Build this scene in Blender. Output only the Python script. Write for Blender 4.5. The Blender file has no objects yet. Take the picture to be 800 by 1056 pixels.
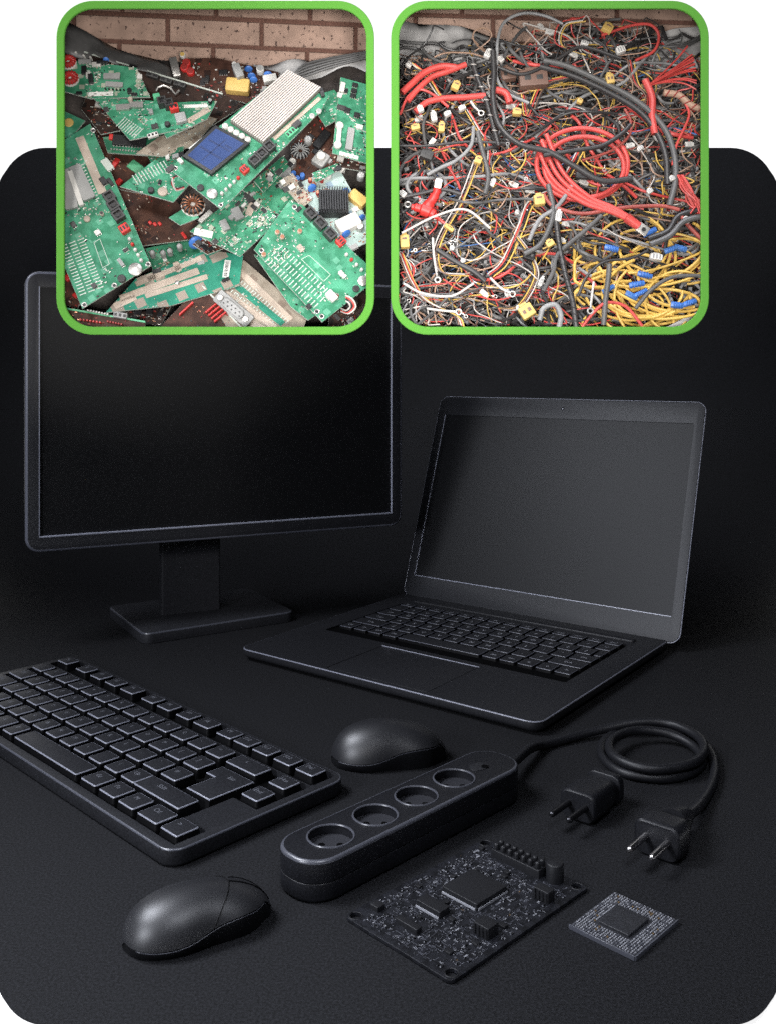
import bpy, bmesh, math, random
from math import sin, cos, pi, radians
from mathutils import Vector, Matrix
R = random.Random(7)

# ------------------------------------------------------------------ camera model used to measure the places of things
F, YH, H = 966.8, 379.5, 0.336           # focal length and horizon row (in 800 px wide photo units), camera height in metres
ZF = 0.86                                # the hanging picture boxes are drawn up at this distance ...
S = 0.60                                 # ... and built at this scale, 0.52 m from the camera
MINI = False
def place(p): return Vector((p[0] * S, p[1] * S, H + (p[2] - H) * S))
sc = bpy.context.scene
COL = sc.collection

def P(px, py, d=0.0):
    y = ZF + d
    return Vector(((px - 400) / F * y, y, H - (py - YH) / F * y))

def onfloor(px, py, z=0.0):
    y = F * (H - z) / (py - YH)
    return Vector(((px - 400) / F * y, y, z))

# ------------------------------------------------------------------ materials
def new_mat(name):
    m = bpy.data.materials.new(name); m.use_nodes = True
    return m, m.node_tree, m.node_tree.nodes['Principled BSDF']

def lk(nt, a, b): nt.links.new(a, b)

def plain(name, col, rough=.5, metal=0., spec=.5, grain=0., gscale=900, bump=0., emit=None, coat=0., var=0.):
    m, nt, b = new_mat(name)
    b.inputs['Base Color'].default_value = (*col, 1)
    b.inputs['Roughness'].default_value = rough
    b.inputs['Metallic'].default_value = metal
    b.inputs['Specular IOR Level'].default_value = spec
    b.inputs['Coat Weight'].default_value = coat
    tc = nt.nodes.new('ShaderNodeTexCoord')
    if grain or bump:
        n = nt.nodes.new('ShaderNodeTexNoise'); n.inputs['Scale'].default_value = gscale * TS; n.inputs['Detail'].default_value = 3
        lk(nt, tc.outputs['Object'], n.inputs['Vector'])
    if grain or var:
        mr = nt.nodes.new('ShaderNodeMapRange')
        mr.inputs['From Min'].default_value = .36; mr.inputs['From Max'].default_value = .64
        mr.inputs['To Min'].default_value = 1 - grain; mr.inputs['To Max'].default_value = 1 + grain
        if grain: lk(nt, n.outputs['Fac'], mr.inputs['Value'])
        else: mr.inputs['Value'].default_value = .5
        last = mr.outputs['Result']
        if var:
            n2 = nt.nodes.new('ShaderNodeTexNoise'); n2.inputs['Scale'].default_value = 45 * TS; n2.inputs['Detail'].default_value = 4
            lk(nt, tc.outputs['Object'], n2.inputs['Vector'])
            m2 = nt.nodes.new('ShaderNodeMapRange')
            m2.inputs['From Min'].default_value = .3; m2.inputs['From Max'].default_value = .7
            m2.inputs['To Min'].default_value = 1 - var; m2.inputs['To Max'].default_value = 1 + var
            lk(nt, n2.outputs['Fac'], m2.inputs['Value'])
            mu = nt.nodes.new('ShaderNodeMath'); mu.operation = 'MULTIPLY'
            lk(nt, last, mu.inputs[0]); lk(nt, m2.outputs['Result'], mu.inputs[1]); last = mu.outputs[0]
        vm = nt.nodes.new('ShaderNodeVectorMath'); vm.operation = 'SCALE'
        vm.inputs[0].default_value = col
        lk(nt, last, vm.inputs['Scale']); lk(nt, vm.outputs['Vector'], b.inputs['Base Color'])
    if bump:
        bp = nt.nodes.new('ShaderNodeBump'); bp.inputs['Strength'].default_value = bump; bp.inputs['Distance'].default_value = .0003
        lk(nt, n.outputs['Fac'], bp.inputs['Height']); lk(nt, bp.outputs['Normal'], b.inputs['Normal'])
    if emit:
        b.inputs['Emission Color'].default_value = (*emit[0], 1); b.inputs['Emission Strength'].default_value = emit[1]
    return m

def ramp(nt, stops):
    r = nt.nodes.new('ShaderNodeValToRGB'); e = r.color_ramp.elements
    while len(e) < len(stops): e.new(.5)
    for k, (p, c) in enumerate(stops): e[k].position = p; e[k].color = (*c, 1)
    return r

def pcb_mat(name, base, light, copper, scale=1., copper_amt=.5, rough=.55):
    """solder mask with fine traces, wider copper pours and small via dots, in board space"""
    m, nt, b = new_mat(name); N = nt.nodes.new
    tc = N('ShaderNodeTexCoord')
    mp = N('ShaderNodeMapping'); lk(nt, tc.outputs['Object'], mp.inputs['Vector'])
    mp.inputs['Scale'].default_value = (scale * TS, scale * TS, 0)
    br = N('ShaderNodeTexBrick'); br.inputs['Scale'].default_value = 330; br.inputs['Mortar Size'].default_value = .045
    br.inputs['Color1'].default_value = (1, 1, 1, 1); br.inputs['Color2'].default_value = (.75, .75, .75, 1); br.inputs['Mortar'].default_value = (0, 0, 0, 1)
    br.inputs['Brick Width'].default_value = 3.2; br.inputs['Row Height'].default_value = .38
    lk(nt, mp.outputs['Vector'], br.inputs['Vector'])
    nz = N('ShaderNodeTexNoise'); nz.inputs['Scale'].default_value = 60; nz.inputs['Detail'].default_value = 3
    lk(nt, mp.outputs['Vector'], nz.inputs['Vector'])
    vo = N('ShaderNodeTexVoronoi'); vo.distance = 'CHEBYCHEV'; vo.inputs['Scale'].default_value = 85
    lk(nt, mp.outputs['Vector'], vo.inputs['Vector'])
    # traces only where noise is high
    tr = N('ShaderNodeMath'); tr.operation = 'SUBTRACT'; tr.inputs[0].default_value = 1; lk(nt, br.outputs['Color'], tr.inputs[1])
    g1 = N('ShaderNodeMapRange'); g1.inputs['From Min'].default_value = .44; g1.inputs['From Max'].default_value = .52; lk(nt, nz.outputs['Fac'], g1.inputs['Value'])
    t1 = N('ShaderNodeMath'); t1.operation = 'MULTIPLY'; lk(nt, tr.outputs[0], t1.inputs[0]); lk(nt, g1.outputs['Result'], t1.inputs[1])
    mixa = N('ShaderNodeMix'); mixa.data_type = 'RGBA'
    mixa.inputs['A'].default_value = (*base, 1); mixa.inputs['B'].default_value = (*light, 1); lk(nt, t1.outputs[0], mixa.inputs['Factor'])
    # pours: some voronoi cells
    sep = N('ShaderNodeSeparateColor'); lk(nt, vo.outputs['Color'], sep.inputs['Color'])
    pr = N('ShaderNodeMath'); pr.operation = 'GREATER_THAN'; pr.inputs[1].default_value = 1 - copper_amt; lk(nt, sep.outputs['Red'], pr.inputs[0])
    dd = N('ShaderNodeMath'); dd.operation = 'LESS_THAN'; dd.inputs[1].default_value = .36; lk(nt, vo.outputs['Distance'], dd.inputs[0])
    pm = N('ShaderNodeMath'); pm.operation = 'MULTIPLY'; lk(nt, pr.outputs[0], pm.inputs[0]); lk(nt, dd.outputs[0], pm.inputs[1])
    mixb = N('ShaderNodeMix'); mixb.data_type = 'RGBA'; mixb.inputs['B'].default_value = (*copper, 1)
    lk(nt, mixa.outputs['Result'], mixb.inputs['A']); lk(nt, pm.outputs[0], mixb.inputs['Factor'])
    # dust and large tone shifts
    nd = N('ShaderNodeTexNoise'); nd.inputs['Scale'].default_value = 28; nd.inputs['Detail'].default_value = 6
    lk(nt, mp.outputs['Vector'], nd.inputs['Vector'])
    mr = N('ShaderNodeMapRange'); mr.inputs['From Min'].default_value = .3; mr.inputs['From Max'].default_value = .7
    mr.inputs['To Min'].default_value = .72; mr.inputs['To Max'].default_value = 1.3; lk(nt, nd.outputs['Fac'], mr.inputs['Value'])
    vm = N('ShaderNodeVectorMath'); vm.operation = 'SCALE'; lk(nt, mixb.outputs['Result'], vm.inputs[0]); lk(nt, mr.outputs['Result'], vm.inputs['Scale'])
    lk(nt, vm.outputs['Vector'], b.inputs['Base Color'])
    b.inputs['Roughness'].default_value = rough
    b.inputs['Specular IOR Level'].default_value = .22
    return m

def speck_mat(name, col, dark, amount=.62, scale=260, rough=.9):
    m, nt, b = new_mat(name); N = nt.nodes.new
    tc = N('ShaderNodeTexCoord')
    n = N('ShaderNodeTexNoise'); n.inputs['Scale'].default_value = scale * TS; n.inputs['Detail'].default_value = 2.5
    lk(nt, tc.outputs['Object'], n.inputs['Vector'])
    r = ramp(nt, [(amount, (0, 0, 0)), (amount + .05, (1, 1, 1))]); lk(nt, n.outputs['Fac'], r.inputs['Fac'])
    n2 = N('ShaderNodeTexNoise'); n2.inputs['Scale'].default_value = 55 * TS; n2.inputs['Detail'].default_value = 5
    lk(nt, tc.outputs['Object'], n2.inputs['Vector'])
    r2 = ramp(nt, [(.3, tuple(c * .78 for c in col)), (.7, tuple(min(1, c * 1.18) for c in col))]); lk(nt, n2.outputs['Fac'], r2.inputs['Fac'])
    mx = N('ShaderNodeMix'); mx.data_type = 'RGBA'; mx.inputs['B'].default_value = (*dark, 1)
    lk(nt, r2.outputs['Color'], mx.inputs['A']); lk(nt, r.outputs['Color'], mx.inputs['Factor'])
    lk(nt, mx.outputs['Result'], b.inputs['Base Color']); b.inputs['Roughness'].default_value = rough
    bp = N('ShaderNodeBump'); bp.inputs['Strength'].default_value = .5; bp.inputs['Distance'].default_value = .0006
    lk(nt, n.outputs['Fac'], bp.inputs['Height']); lk(nt, bp.outputs['Normal'], b.inputs['Normal'])
    return m

M = {}; TS = 1.
# the dark still life
M['sweep'] = plain('black_paper', (.0082, .0084, .0100), .75, spec=.22, grain=.55, gscale=620, bump=.55)
M['plastic'] = plain('black_plastic', (.0068, .0071, .0094), .44, spec=.40, grain=.40, gscale=900, bump=.35)
M['plate'] = plain('black_satin_plate', (.0130, .0134, .0160), .48, spec=.40, grain=.40, gscale=900, bump=.35)
M['bed'] = plain('black_and_recess_shade', (.0012, .0012, .0015), .8, spec=.06)  # near-black; puts the shade of key gaps and grooves into the colour
M['key'] = plain('key_plastic', (.0155, .0160, .0192), .46, spec=.42, grain=.40, gscale=1000, bump=.35)
M['kedge'] = plain('key_chamfer_highlight', (.21, .218, .26), .32, spec=.8)  # far paler than the key tops: edge highlight put into the colour
M['kedge2'] = plain('laptop_key_chamfer_highlight', (.075, .079, .10), .35, spec=.6)  # edge highlight of the laptop keys, as a paler base colour
M['kside'] = plain('key_side_shade', (.0022, .0022, .0028), .55, spec=.15)  # darker than the key tops: shade on the sides put into the colour
M['soft'] = plain('soft_edge_highlight', (.060, .0625, .076), .33, spec=.8)  # weaker painted highlight for strip, sockets and mouse seam
M['sock'] = plain('socket_floor_brightened', (.022, .0225, .027), .6, spec=.3)  # lighter than the case to make up for shadow inside the sockets
M['mon'] = plain('monitor_plastic', (.0250, .0256, .0300), .44, spec=.45, grain=.40, gscale=900, bump=.35)
M['kbch'] = plain('keyboard_chamfer_highlight', (.062, .065, .080), .33, spec=.8)  # painted edge highlight for keyboard body, monitor base and chip rails
M['cham'] = plain('body_chamfer_highlight', (.15, .157, .195), .33, spec=.75)  # painted edge highlight for monitor housing and laptop base
M['legend'] = plain('key_legend', (.12, .125, .145), .6)
M['legend_bright'] = plain('key_legend_pale', (.30, .31, .35), .5)
M['lap'] = plain('laptop_shell', (.0128, .0132, .0158), .46, spec=.36, grain=.35, gscale=900, bump=.3)
M['lid'] = plain('laptop_bezel', (.0180, .0187, .0225), .45, spec=.45, grain=.35, gscale=900, bump=.25)
M['screen'] = plain('dark_screen', (.0050, .0053, .0068), .46, spec=.34, grain=.3, gscale=900, bump=.15)
M['mscreen'] = plain('monitor_screen', (.0065, .0067, .0078), .5, spec=.30, grain=.3, gscale=900, bump=.05)
M['edge'] = plain('bright_edge_highlight', (.34, .355, .43), .33, spec=.8)  # strongest painted highlight, bright edge lines held in the base colour
M['mouse'] = plain('mouse_shell', (.0095, .0098, .0122), .45, spec=.75, grain=.30, gscale=1300, bump=.05)
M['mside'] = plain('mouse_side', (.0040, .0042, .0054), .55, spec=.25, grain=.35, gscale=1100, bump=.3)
M['rubber'] = plain('cord_rubber', (.0075, .0078, .0100), .48, spec=.4, grain=.3, gscale=1000, bump=.2)
M['pin'] = plain('plug_pin', (.62, .60, .60), .25, metal=1.)
M['pcbdark'] = pcb_mat('dark_solder_mask', (.0055, .0058, .0075), (.022, .023, .029), (.012, .0125, .016), 2.6, .3, .5)
M['chipdark'] = plain('chip_package', (.0085, .0087, .0105), .5, spec=.35, grain=.25, gscale=1300)
M['solder'] = plain('solder_specks', (.26, .265, .29), .5)
M['solderdim'] = plain('solder_specks_dim', (.085, .088, .105), .5)
M['gold'] = plain('gold_specks', (.30, .2, .1), .4, metal=.6)
M['chipsub'] = plain('chip_substrate', (.022, .023, .028), .5, grain=.2)
# added white page surfaces and the picture frames
M['white'] = plain('white_page_glow', (.9, .9, .9), .8, spec=.1, emit=((1, 1, 1), 1.02))  # emission added so the surface shows as plain white page
M['white_glow_slab'] = plain('glowing_white_slab', (.9, .9, .9), .8, spec=.1, emit=((1, 1, 1), .9))  # emission added to whiten the bottom page corners
M['green_frame'] = plain('green_frame_paint', (.088, .270, .040), .85, spec=.05)
M['boxside'] = plain('box_side_paint', (.05, .052, .055), .8, spec=.2)
# the picture boxes
TS = 1 / S
M['g1'] = pcb_mat('green_mask', (.036, .200, .108), (.095, .34, .215), (.11, .34, .22), 1.5, .20)
M['g2'] = pcb_mat('green_mask_busy', (.033, .190, .102), (.09, .30, .185), (.33, .36, .28), 1.7, .35)
M['g3'] = pcb_mat('teal_mask_with_bare_copper', (.024, .200, .130), (.05, .28, .185), (.30, .25, .205), .9, .65)
M['g4'] = pcb_mat('dark_green_mask', (.022, .135, .072), (.05, .215, .12), (.09, .22, .14), 1.1, .3)
M['br'] = pcb_mat('brown_board', (.048, .022, .015), (.10, .045, .03), (.028, .014, .011), 1.2, .35)
M['brd'] = pcb_mat('dark_brown_board', (.024, .014, .011), (.055, .03, .022), (.012, .009, .008), 1.3, .35)
M['pale'] = pcb_mat('pale_mask', (.33, .43, .40), (.42, .52, .50), (.22, .30, .36), 1.3, .35)
M['tan'] = pcb_mat('tan_copper_board', (.28, .235, .185), (.36, .32, .26), (.21, .165, .13), 1.0, .4)
M['blk'] = plain('black_component', (.016, .016, .017), .45, grain=.2)
M['blk2'] = plain('charcoal_component', (.045, .044, .043), .5, grain=.2)
M['wht'] = plain('white_component', (.62, .60, .56), .5, var=.15)
M['lbl'] = plain('white_sticker', (.70, .69, .65), .7, var=.08)
M['gry'] = plain('grey_component', (.30, .30, .29), .45, var=.2)
M['slv'] = plain('silver_metal', (.55, .53, .50), .38, metal=.75, var=.15)
M['alu'] = plain('pale_aluminium', (.52, .47, .43), .45, metal=.15, var=.08)
M['aludk'] = plain('aluminium_shadow', (.20, .175, .16), .5, metal=.15)
M['cop'] = plain('copper_wire', (.42, .19, .11), .35, metal=.6)
M['tanc'] = plain('tinned_copper', (.45, .37, .30), .5, var=.25)
M['pad'] = plain('solder_pad', (.52, .56, .50), .5)
M['red'] = plain('red_plastic', (.58, .035, .03), .42, var=.12)
M['redd'] = plain('dark_red_plastic', (.30, .03, .025), .5, var=.15)
M['yel'] = plain('yellow_plastic', (.60, .40, .12), .5, var=.15)
M['blu'] = plain('blue_component', (.05, .16, .48), .4, var=.15)
M['lcd'] = plain('lcd_glass', (.030, .058, .17), .25, var=.15)
M['lcdd'] = plain('lcd_dark_pixels', (.020, .038, .115), .3)
M['grn'] = plain('green_terminal', (.10, .42, .22), .5)
M['w_blk'] = plain('black_sleeve', (.036, .034, .034), .42, var=.25)
M['w_gry'] = plain('dark_grey_sleeve', (.10, .098, .096), .45, var=.2)
M['w_lgr'] = plain('light_grey_sleeve', (.26, .26, .26), .5, var=.2)
M['w_red'] = plain('red_sleeve', (.56, .070, .060), .42, var=.2)
M['w_drd'] = plain('dull_red_sleeve', (.33, .07, .055), .5, var=.2)
M['w_yel'] = plain('yellow_sleeve', (.68, .44, .10), .48, var=.15)
M['w_wht'] = plain('white_sleeve', (.54, .50, .46), .5, var=.15)
M['w_brn'] = plain('brown_sleeve', (.21, .12, .085), .5, var=.2)
M['w_blu'] = plain('blue_sleeve', (.055, .16, .40), .5, var=.15)
M['w_tan'] = plain('tan_sleeve', (.42, .27, .19), .5, var=.2)
M['bag'] = plain('grey_woven_bag', (.46, .45, .44), .85, grain=.12, gscale=1200, var=.2)
M['bagdk'] = plain('dark_bag_lining', (.055, .045, .040), .9, grain=.3, gscale=800, var=.4)
M['brick'] = speck_mat('speckled_brick', (.43, .29, .225), (.09, .055, .045), .62, 240)
M['mortar'] = plain('brown_mortar', (.15, .075, .055), .95, grain=.3, gscale=700)
M['browncon'] = plain('brown_plastic', (.17, .10, .075), .5, var=.12)

# ------------------------------------------------------------------ mesh building
class G:
    def __init__(s): s.v = []; s.f = []; s.m = []
    def add(s, verts, faces, mat=0, T=None):
        o = len(s.v)
        for v in verts: s.v.append(tuple(T @ Vector(v)) if T is not None else tuple(v))
        for f in faces: s.f.append(tuple(i + o for i in f)); s.m.append(mat)
        return s
    def box(s, c, size, mat=0, rot=0., T=None):
        x, y, z = (k / 2 for k in size)
        vs = [(sx * x, sy * y, sz * z) for sz in (-1, 1) for sy in (-1, 1) for sx in (-1, 1)]
        ca, sa = cos(rot), sin(rot)
        vs = [(c[0] + a * ca - b * sa, c[1] + a * sa + b * ca, c[2] + d) for a, b, d in vs]
        return s.add(vs, [(0, 2, 3, 1), (4, 5, 7, 6), (0, 1, 5, 4), (2, 6, 7, 3), (0, 4, 6, 2), (1, 3, 7, 5)], mat, T)
    def loft(s, rings, mat=0, cap0=True, cap1=True, T=None, closed=False):
        n = len(rings[0]); vs = [p for r in rings for p in r]; fs = []
        L = len(rings)
        for i in range(L if closed else L - 1):
            a, b = i * n, ((i + 1) % L) * n
            for j in range(n):
                k = (j + 1) % n
                fs.append((a + j, a + k, b + k, b + j))
        if cap0 and not closed: fs.append(tuple(range(n - 1, -1, -1)))
        if cap1 and not closed: fs.append(tuple(range((L - 1) * n, L * n)))
        return s.add(vs, fs, mat, T)
    def cyl(s, c, r, h, mat=0, n=16, T=None, bev=0., r2=None):
        def ring(rr, z): return [(c[0] + rr * cos(2 * pi * k / n), c[1] + rr * sin(2 * pi * k / n), c[2] + z) for k in range(n)]
        r2 = r if r2 is None else r2
        rs = [ring(r, 0), ring(r2, h - bev)] + ([ring(r2 - bev * .4, h - bev * .4), ring(r2 - bev, h)] if bev else [])
        return s.loft(rs, mat, T=T)
    def slab(s, poly, z0, z1, mat=0, bt=0., bb=0., seg=3, T=None, em=None):
        """prism over a 2D outline with rounded top / bottom edges"""
        rings = []
        if bb:
            for k in range(seg + 1):
                a = pi / 2 * k / seg
                rings.append([(x, y, z0 + bb * (1 - sin(a))) for x, y in inset(poly, bb * (1 - cos(a)))])
            rings = [[(x, y, z0 + bb * (1 - cos(pi / 2 * k / seg))) for x, y in inset(poly, bb * (1 - sin(pi / 2 * k / seg)))] for k in range(seg + 1)]
        else: rings.append([(x, y, z0) for x, y in poly])
        if bt:
            for k in range(seg + 1):
                a = pi / 2 * k / seg
                rings.append([(x, y, z1 - bt + bt * sin(a)) for x, y in inset(poly, bt * (1 - cos(a)))])
        else: rings.append([(x, y, z1) for x, y in poly])
        s.loft(rings, mat, T=T)
        if em is not None:                                   # paler top chamfer, edge highlight put into its colour
            n = len(poly); cap = 2; side = n * seg
            for i in range(len(s.m) - 1 - side, len(s.m) - 1): s.m[i] = em
        return s
    def tube(s, pts, r, mat=0, n=8, caps=True, T=None):
        pts = [Vector(p) for p in pts]; rings = []
        t = (pts[1] - pts[0]).normalized()
        u = t.cross(Vector((0.31, .2, .93))).normalized()
        for i, p in enumerate(pts):
            tn = (pts[min(i + 1, len(pts) - 1)] - pts[max(i - 1, 0)])
            if tn.length < 1e-9: tn = t
            tn.normalize(); u = (u - tn * u.dot(tn))
            if u.length < 1e-6: u = tn.orthogonal()
            u.normalize(); w = tn.cross(u); t = tn
            rr = r[i] if isinstance(r, (list, tuple)) else r
            rings.append([p + (u * cos(2 * pi * k / n) + w * sin(2 * pi * k / n)) * rr for k in range(n)])
        return s.loft(rings, mat, caps, caps, T)
    def torus(s, c, R_, r, mat=0, n=24, k=8, T=None, sz=1.):
        rings = []
        for i in range(n):
            a = 2 * pi * i / n
            rings.append([(c[0] + (R_ + r * cos(2 * pi * j / k)) * cos(a), c[1] + (R_ + r * cos(2 * pi * j / k)) * sin(a), c[2] + r * sz * sin(2 * pi * j / k)) for j in range(k)])
        return s.loft(rings, mat, closed=True, T=T)
    def ball(s, c, r, mat=0, n=10, T=None, sz=1.):
        rings = [[(c[0] + r * sin(a) * cos(2 * pi * k / n), c[1] + r * sin(a) * sin(2 * pi * k / n), c[2] - r * sz * cos(a)) for k in range(n)]
                 for a in (pi * i / 7 for i in range(1, 7))]
        return s.loft(rings, mat, T=T)
    def build(s, name, mats, parent=None, smooth=35, loc=None, mw=None):
        if MINI:
            s.v = [(x * S, y * S, z * S) for x, y, z in s.v]
            if loc is not None: loc = place(loc)
            if mw is not None: mw = Matrix.Translation(place(mw.translation)) @ mw.to_3x3().to_4x4()
        me = bpy.data.meshes.new(name); me.from_pydata(s.v, [], s.f)
        mats = mats if isinstance(mats, (list, tuple)) else [mats]
        for k in mats: me.materials.append(M[k])
        if len(mats) > 1: me.polygons.foreach_set('material_index', s.m)
        bm = bmesh.new(); bm.from_mesh(me); bmesh.ops.recalc_face_normals(bm, faces=bm.faces); bm.to_mesh(me); bm.free()
        if smooth:
            me.polygons.foreach_set('use_smooth', [True] * len(me.polygons)); me.set_sharp_from_angle(angle=radians(smooth))
        me.update()
        o = bpy.data.objects.new(name, me); COL.objects.link(o)
        if parent is not None: o.parent = parent
        if loc is not None: o.location = loc
        if mw is not None: o.matrix_world = mw
        return o

def inset(poly, d):
    if d == 0: return list(poly)
    out = []; n = len(poly)
    for i in range(n):
        a, b, c = (Vector(poly[i - 1]), Vector(poly[i]), Vector(poly[(i + 1) % n]))
        e1 = (b - a).normalized(); e2 = (c - b).normalized()
        n1 = Vector((-e1.y, e1.x)); n2 = Vector((-e2.y, e2.x))
        m = n1 + n2; q = m.dot(n1)
        m = m / max(q, .3)
        out.append((b.x + m.x * d, b.y + m.y * d))
    return out

def rrect(w, h, r, n=6, cx=0., cy=0.):
    r = min(r, w / 2 - 1e-6, h / 2 - 1e-6); out = []
    for qx, qy, a0 in ((1, -1, -pi / 2), (1, 1, 0), (-1, 1, pi / 2), (-1, -1, pi)):
        for k in range(n + 1):
            a = a0 + pi / 2 * k / n
            out.append((cx + qx * (w / 2 - r) + r * cos(a), cy + qy * (h / 2 - r) + r * sin(a)))
    return out

def tag(o, label=None, cat=None, group=None, kind=None):
    if label: o['label'] = label
    if cat: o['category'] = cat
    if group: o['group'] = group
    if kind: o['kind'] = kind
    return o

def thing(name, label, cat, loc=(0, 0, 0), rz=0., group=None):
    o = bpy.data.objects.new(name, None); COL.objects.link(o); o.empty_display_size = .02
    o.location = place(loc) if MINI else loc; o.rotation_euler = (0, 0, rz)
    return tag(o, label, cat, group)

def boolean(o, cutter_g):
    """cut cutter out of o for good"""
    c = cutter_g.build('cutter', 'bed', smooth=0)
    m = o.modifiers.new('cut', 'BOOLEAN'); m.object = c; m.operation = 'DIFFERENCE'; m.solver = 'EXACT'
    c.matrix_world = o.matrix_world.copy()
    if o.parent is not None: c.parent = o.parent; c.matrix_parent_inverse = o.matrix_parent_inverse.copy(); c.location = o.location; c.rotation_euler = o.rotation_euler
    bpy.context.view_layer.update()
    me = bpy.data.meshes.new_from_object(o.evaluated_get(bpy.context.evaluated_depsgraph_get()))
    old = o.data; o.modifiers.clear(); o.data = me; bpy.data.meshes.remove(old)
    me.polygons.foreach_set('use_smooth', [True] * len(me.polygons)); me.set_sharp_from_angle(angle=radians(32))
    cm = c.data; bpy.data.objects.remove(c); bpy.data.meshes.remove(cm)

def spline(pts, sub=8):
    pts = [Vector(p) for p in pts]
    if len(pts) < 3: return pts
    q = [pts[0] * 2 - pts[1]] + pts + [pts[-1] * 2 - pts[-2]]; out = []
    for i in range(1, len(q) - 2):
        a, b, c, d = q[i - 1:i + 3]
        for k in range(sub):
            t = k / sub
            out.append(.5 * ((2 * b) + (c - a) * t + (2 * a - 5 * b + 4 * c - d) * t * t + (3 * b - a - 3 * c + d) * t ** 3))
    out.append(pts[-1]); return out

_glyph = {}
def glyph(ch, size):
    k = ch
    if k not in _glyph:
        cu = bpy.data.curves.new('t', 'FONT'); cu.body = ch; cu.size = 1; cu.align_x = 'CENTER'; cu.align_y = 'CENTER'; cu.resolution_u = 2
        o = bpy.data.objects.new('t', cu); COL.objects.link(o); bpy.context.view_layer.update()
        me = bpy.data.meshes.new_from_object(o.evaluated_get(bpy.context.evaluated_depsgraph_get()))
        _glyph[k] = ([tuple(v.co) for v in me.vertices], [tuple(p.vertices) for p in me.polygons])
        bpy.data.objects.remove(o); bpy.data.curves.remove(cu); bpy.data.meshes.remove(me)
    v, f = _glyph[k]
    return [(x * size, y * size, z * size) for x, y, z in v], f

# ------------------------------------------------------------------ setting: added glowing white surfaces, black paper sweep
def sweep_profile():
    pts = [(.40, 0.)]; y0, r, top = 1.38, .46, 0.95
    for k in range(25):
        a = pi / 2 * k / 24; pts.append((y0 + r * sin(a), r * (1 - cos(a))))
    pts.append((y0 + r, top)); return pts
PROF = sweep_profile()

def on_sweep(py):
    s = (py - YH) / F
    for (y1, z1), (y2, z2) in zip(PROF, PROF[1:]):
        g1 = H - z1 - s * y1; g2 = H - z2 - s * y2
        if (g1 <= 0 <= g2) or (g2 <= 0 <= g1):
            t = g1 / (g1 - g2) if g1 != g2 else 0
            return y1 + (y2 - y1) * t, z1 + (z2 - z1) * t
    return PROF[-1] if s < 0 else PROF[0]

def build_setting():
    top, bot, r = 152., 1058.0, 47.
    ys = [top + r * (1 - cos(pi / 2 * k / 12)) for k in range(13)]
    ys += [ys[-1] + (bot - r - ys[-1]) * k / 90 for k in range(1, 91)]
    ys += [bot - r + r * sin(pi / 2 * k / 12) for k in range(1, 13)]
    g = G(); rows = []
    for y in ys:
        d = 0.
        if y < top + r: d = r - math.sqrt(max(0, r * r - (top + r - y) ** 2))
        if y > bot - r: d = r - math.sqrt(max(0, r * r - (y - bot + r) ** 2))
        yy, zz = on_sweep(y); e = 3 * max(0, 1 - d / 6); x0, x1 = d - e, 800 - d + e
        rows.append([((x0 + (x1 - x0) * k / 16 - 400) / F * yy, yy, zz) for k in range(17)])
    n = 17
    fs = [(i * n + j, i * n + j + 1, (i + 1) * n + j + 1, (i + 1) * n + j) for i in range(len(rows) - 1) for j in range(n - 1)]
    g.add([p for q in rows for p in q], fs)
    o = g.build('backdrop', 'sweep', smooth=60)
    tag(o, 'black paper sweep with rounded corners under and behind everything', 'backdrop', kind='structure')
    # normals up / toward the camera
    me = o.data
    if me.polygons[len(me.polygons) - 5].normal.z < 0: me.flip_normals()
    w = G(); w.box((0, 2.30, .62), (2.3, .04, 1.27)); o = w.build('wall', 'white', smooth=0); tag(o, 'glowing white panel added behind the black sweep as page background', 'wall', kind='structure')  # added glowing panel, stands for the white page
    w = G(); w.box((0, .58, -.015), (.66, .42, .02)); o = w.build('floor', 'white_glow_slab', smooth=0); tag(o, 'glowing white slab added under the black sweep for the page corners', 'floor', kind='structure')  # added glowing slab, seen only at the bottom corners
build_setting()

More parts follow.
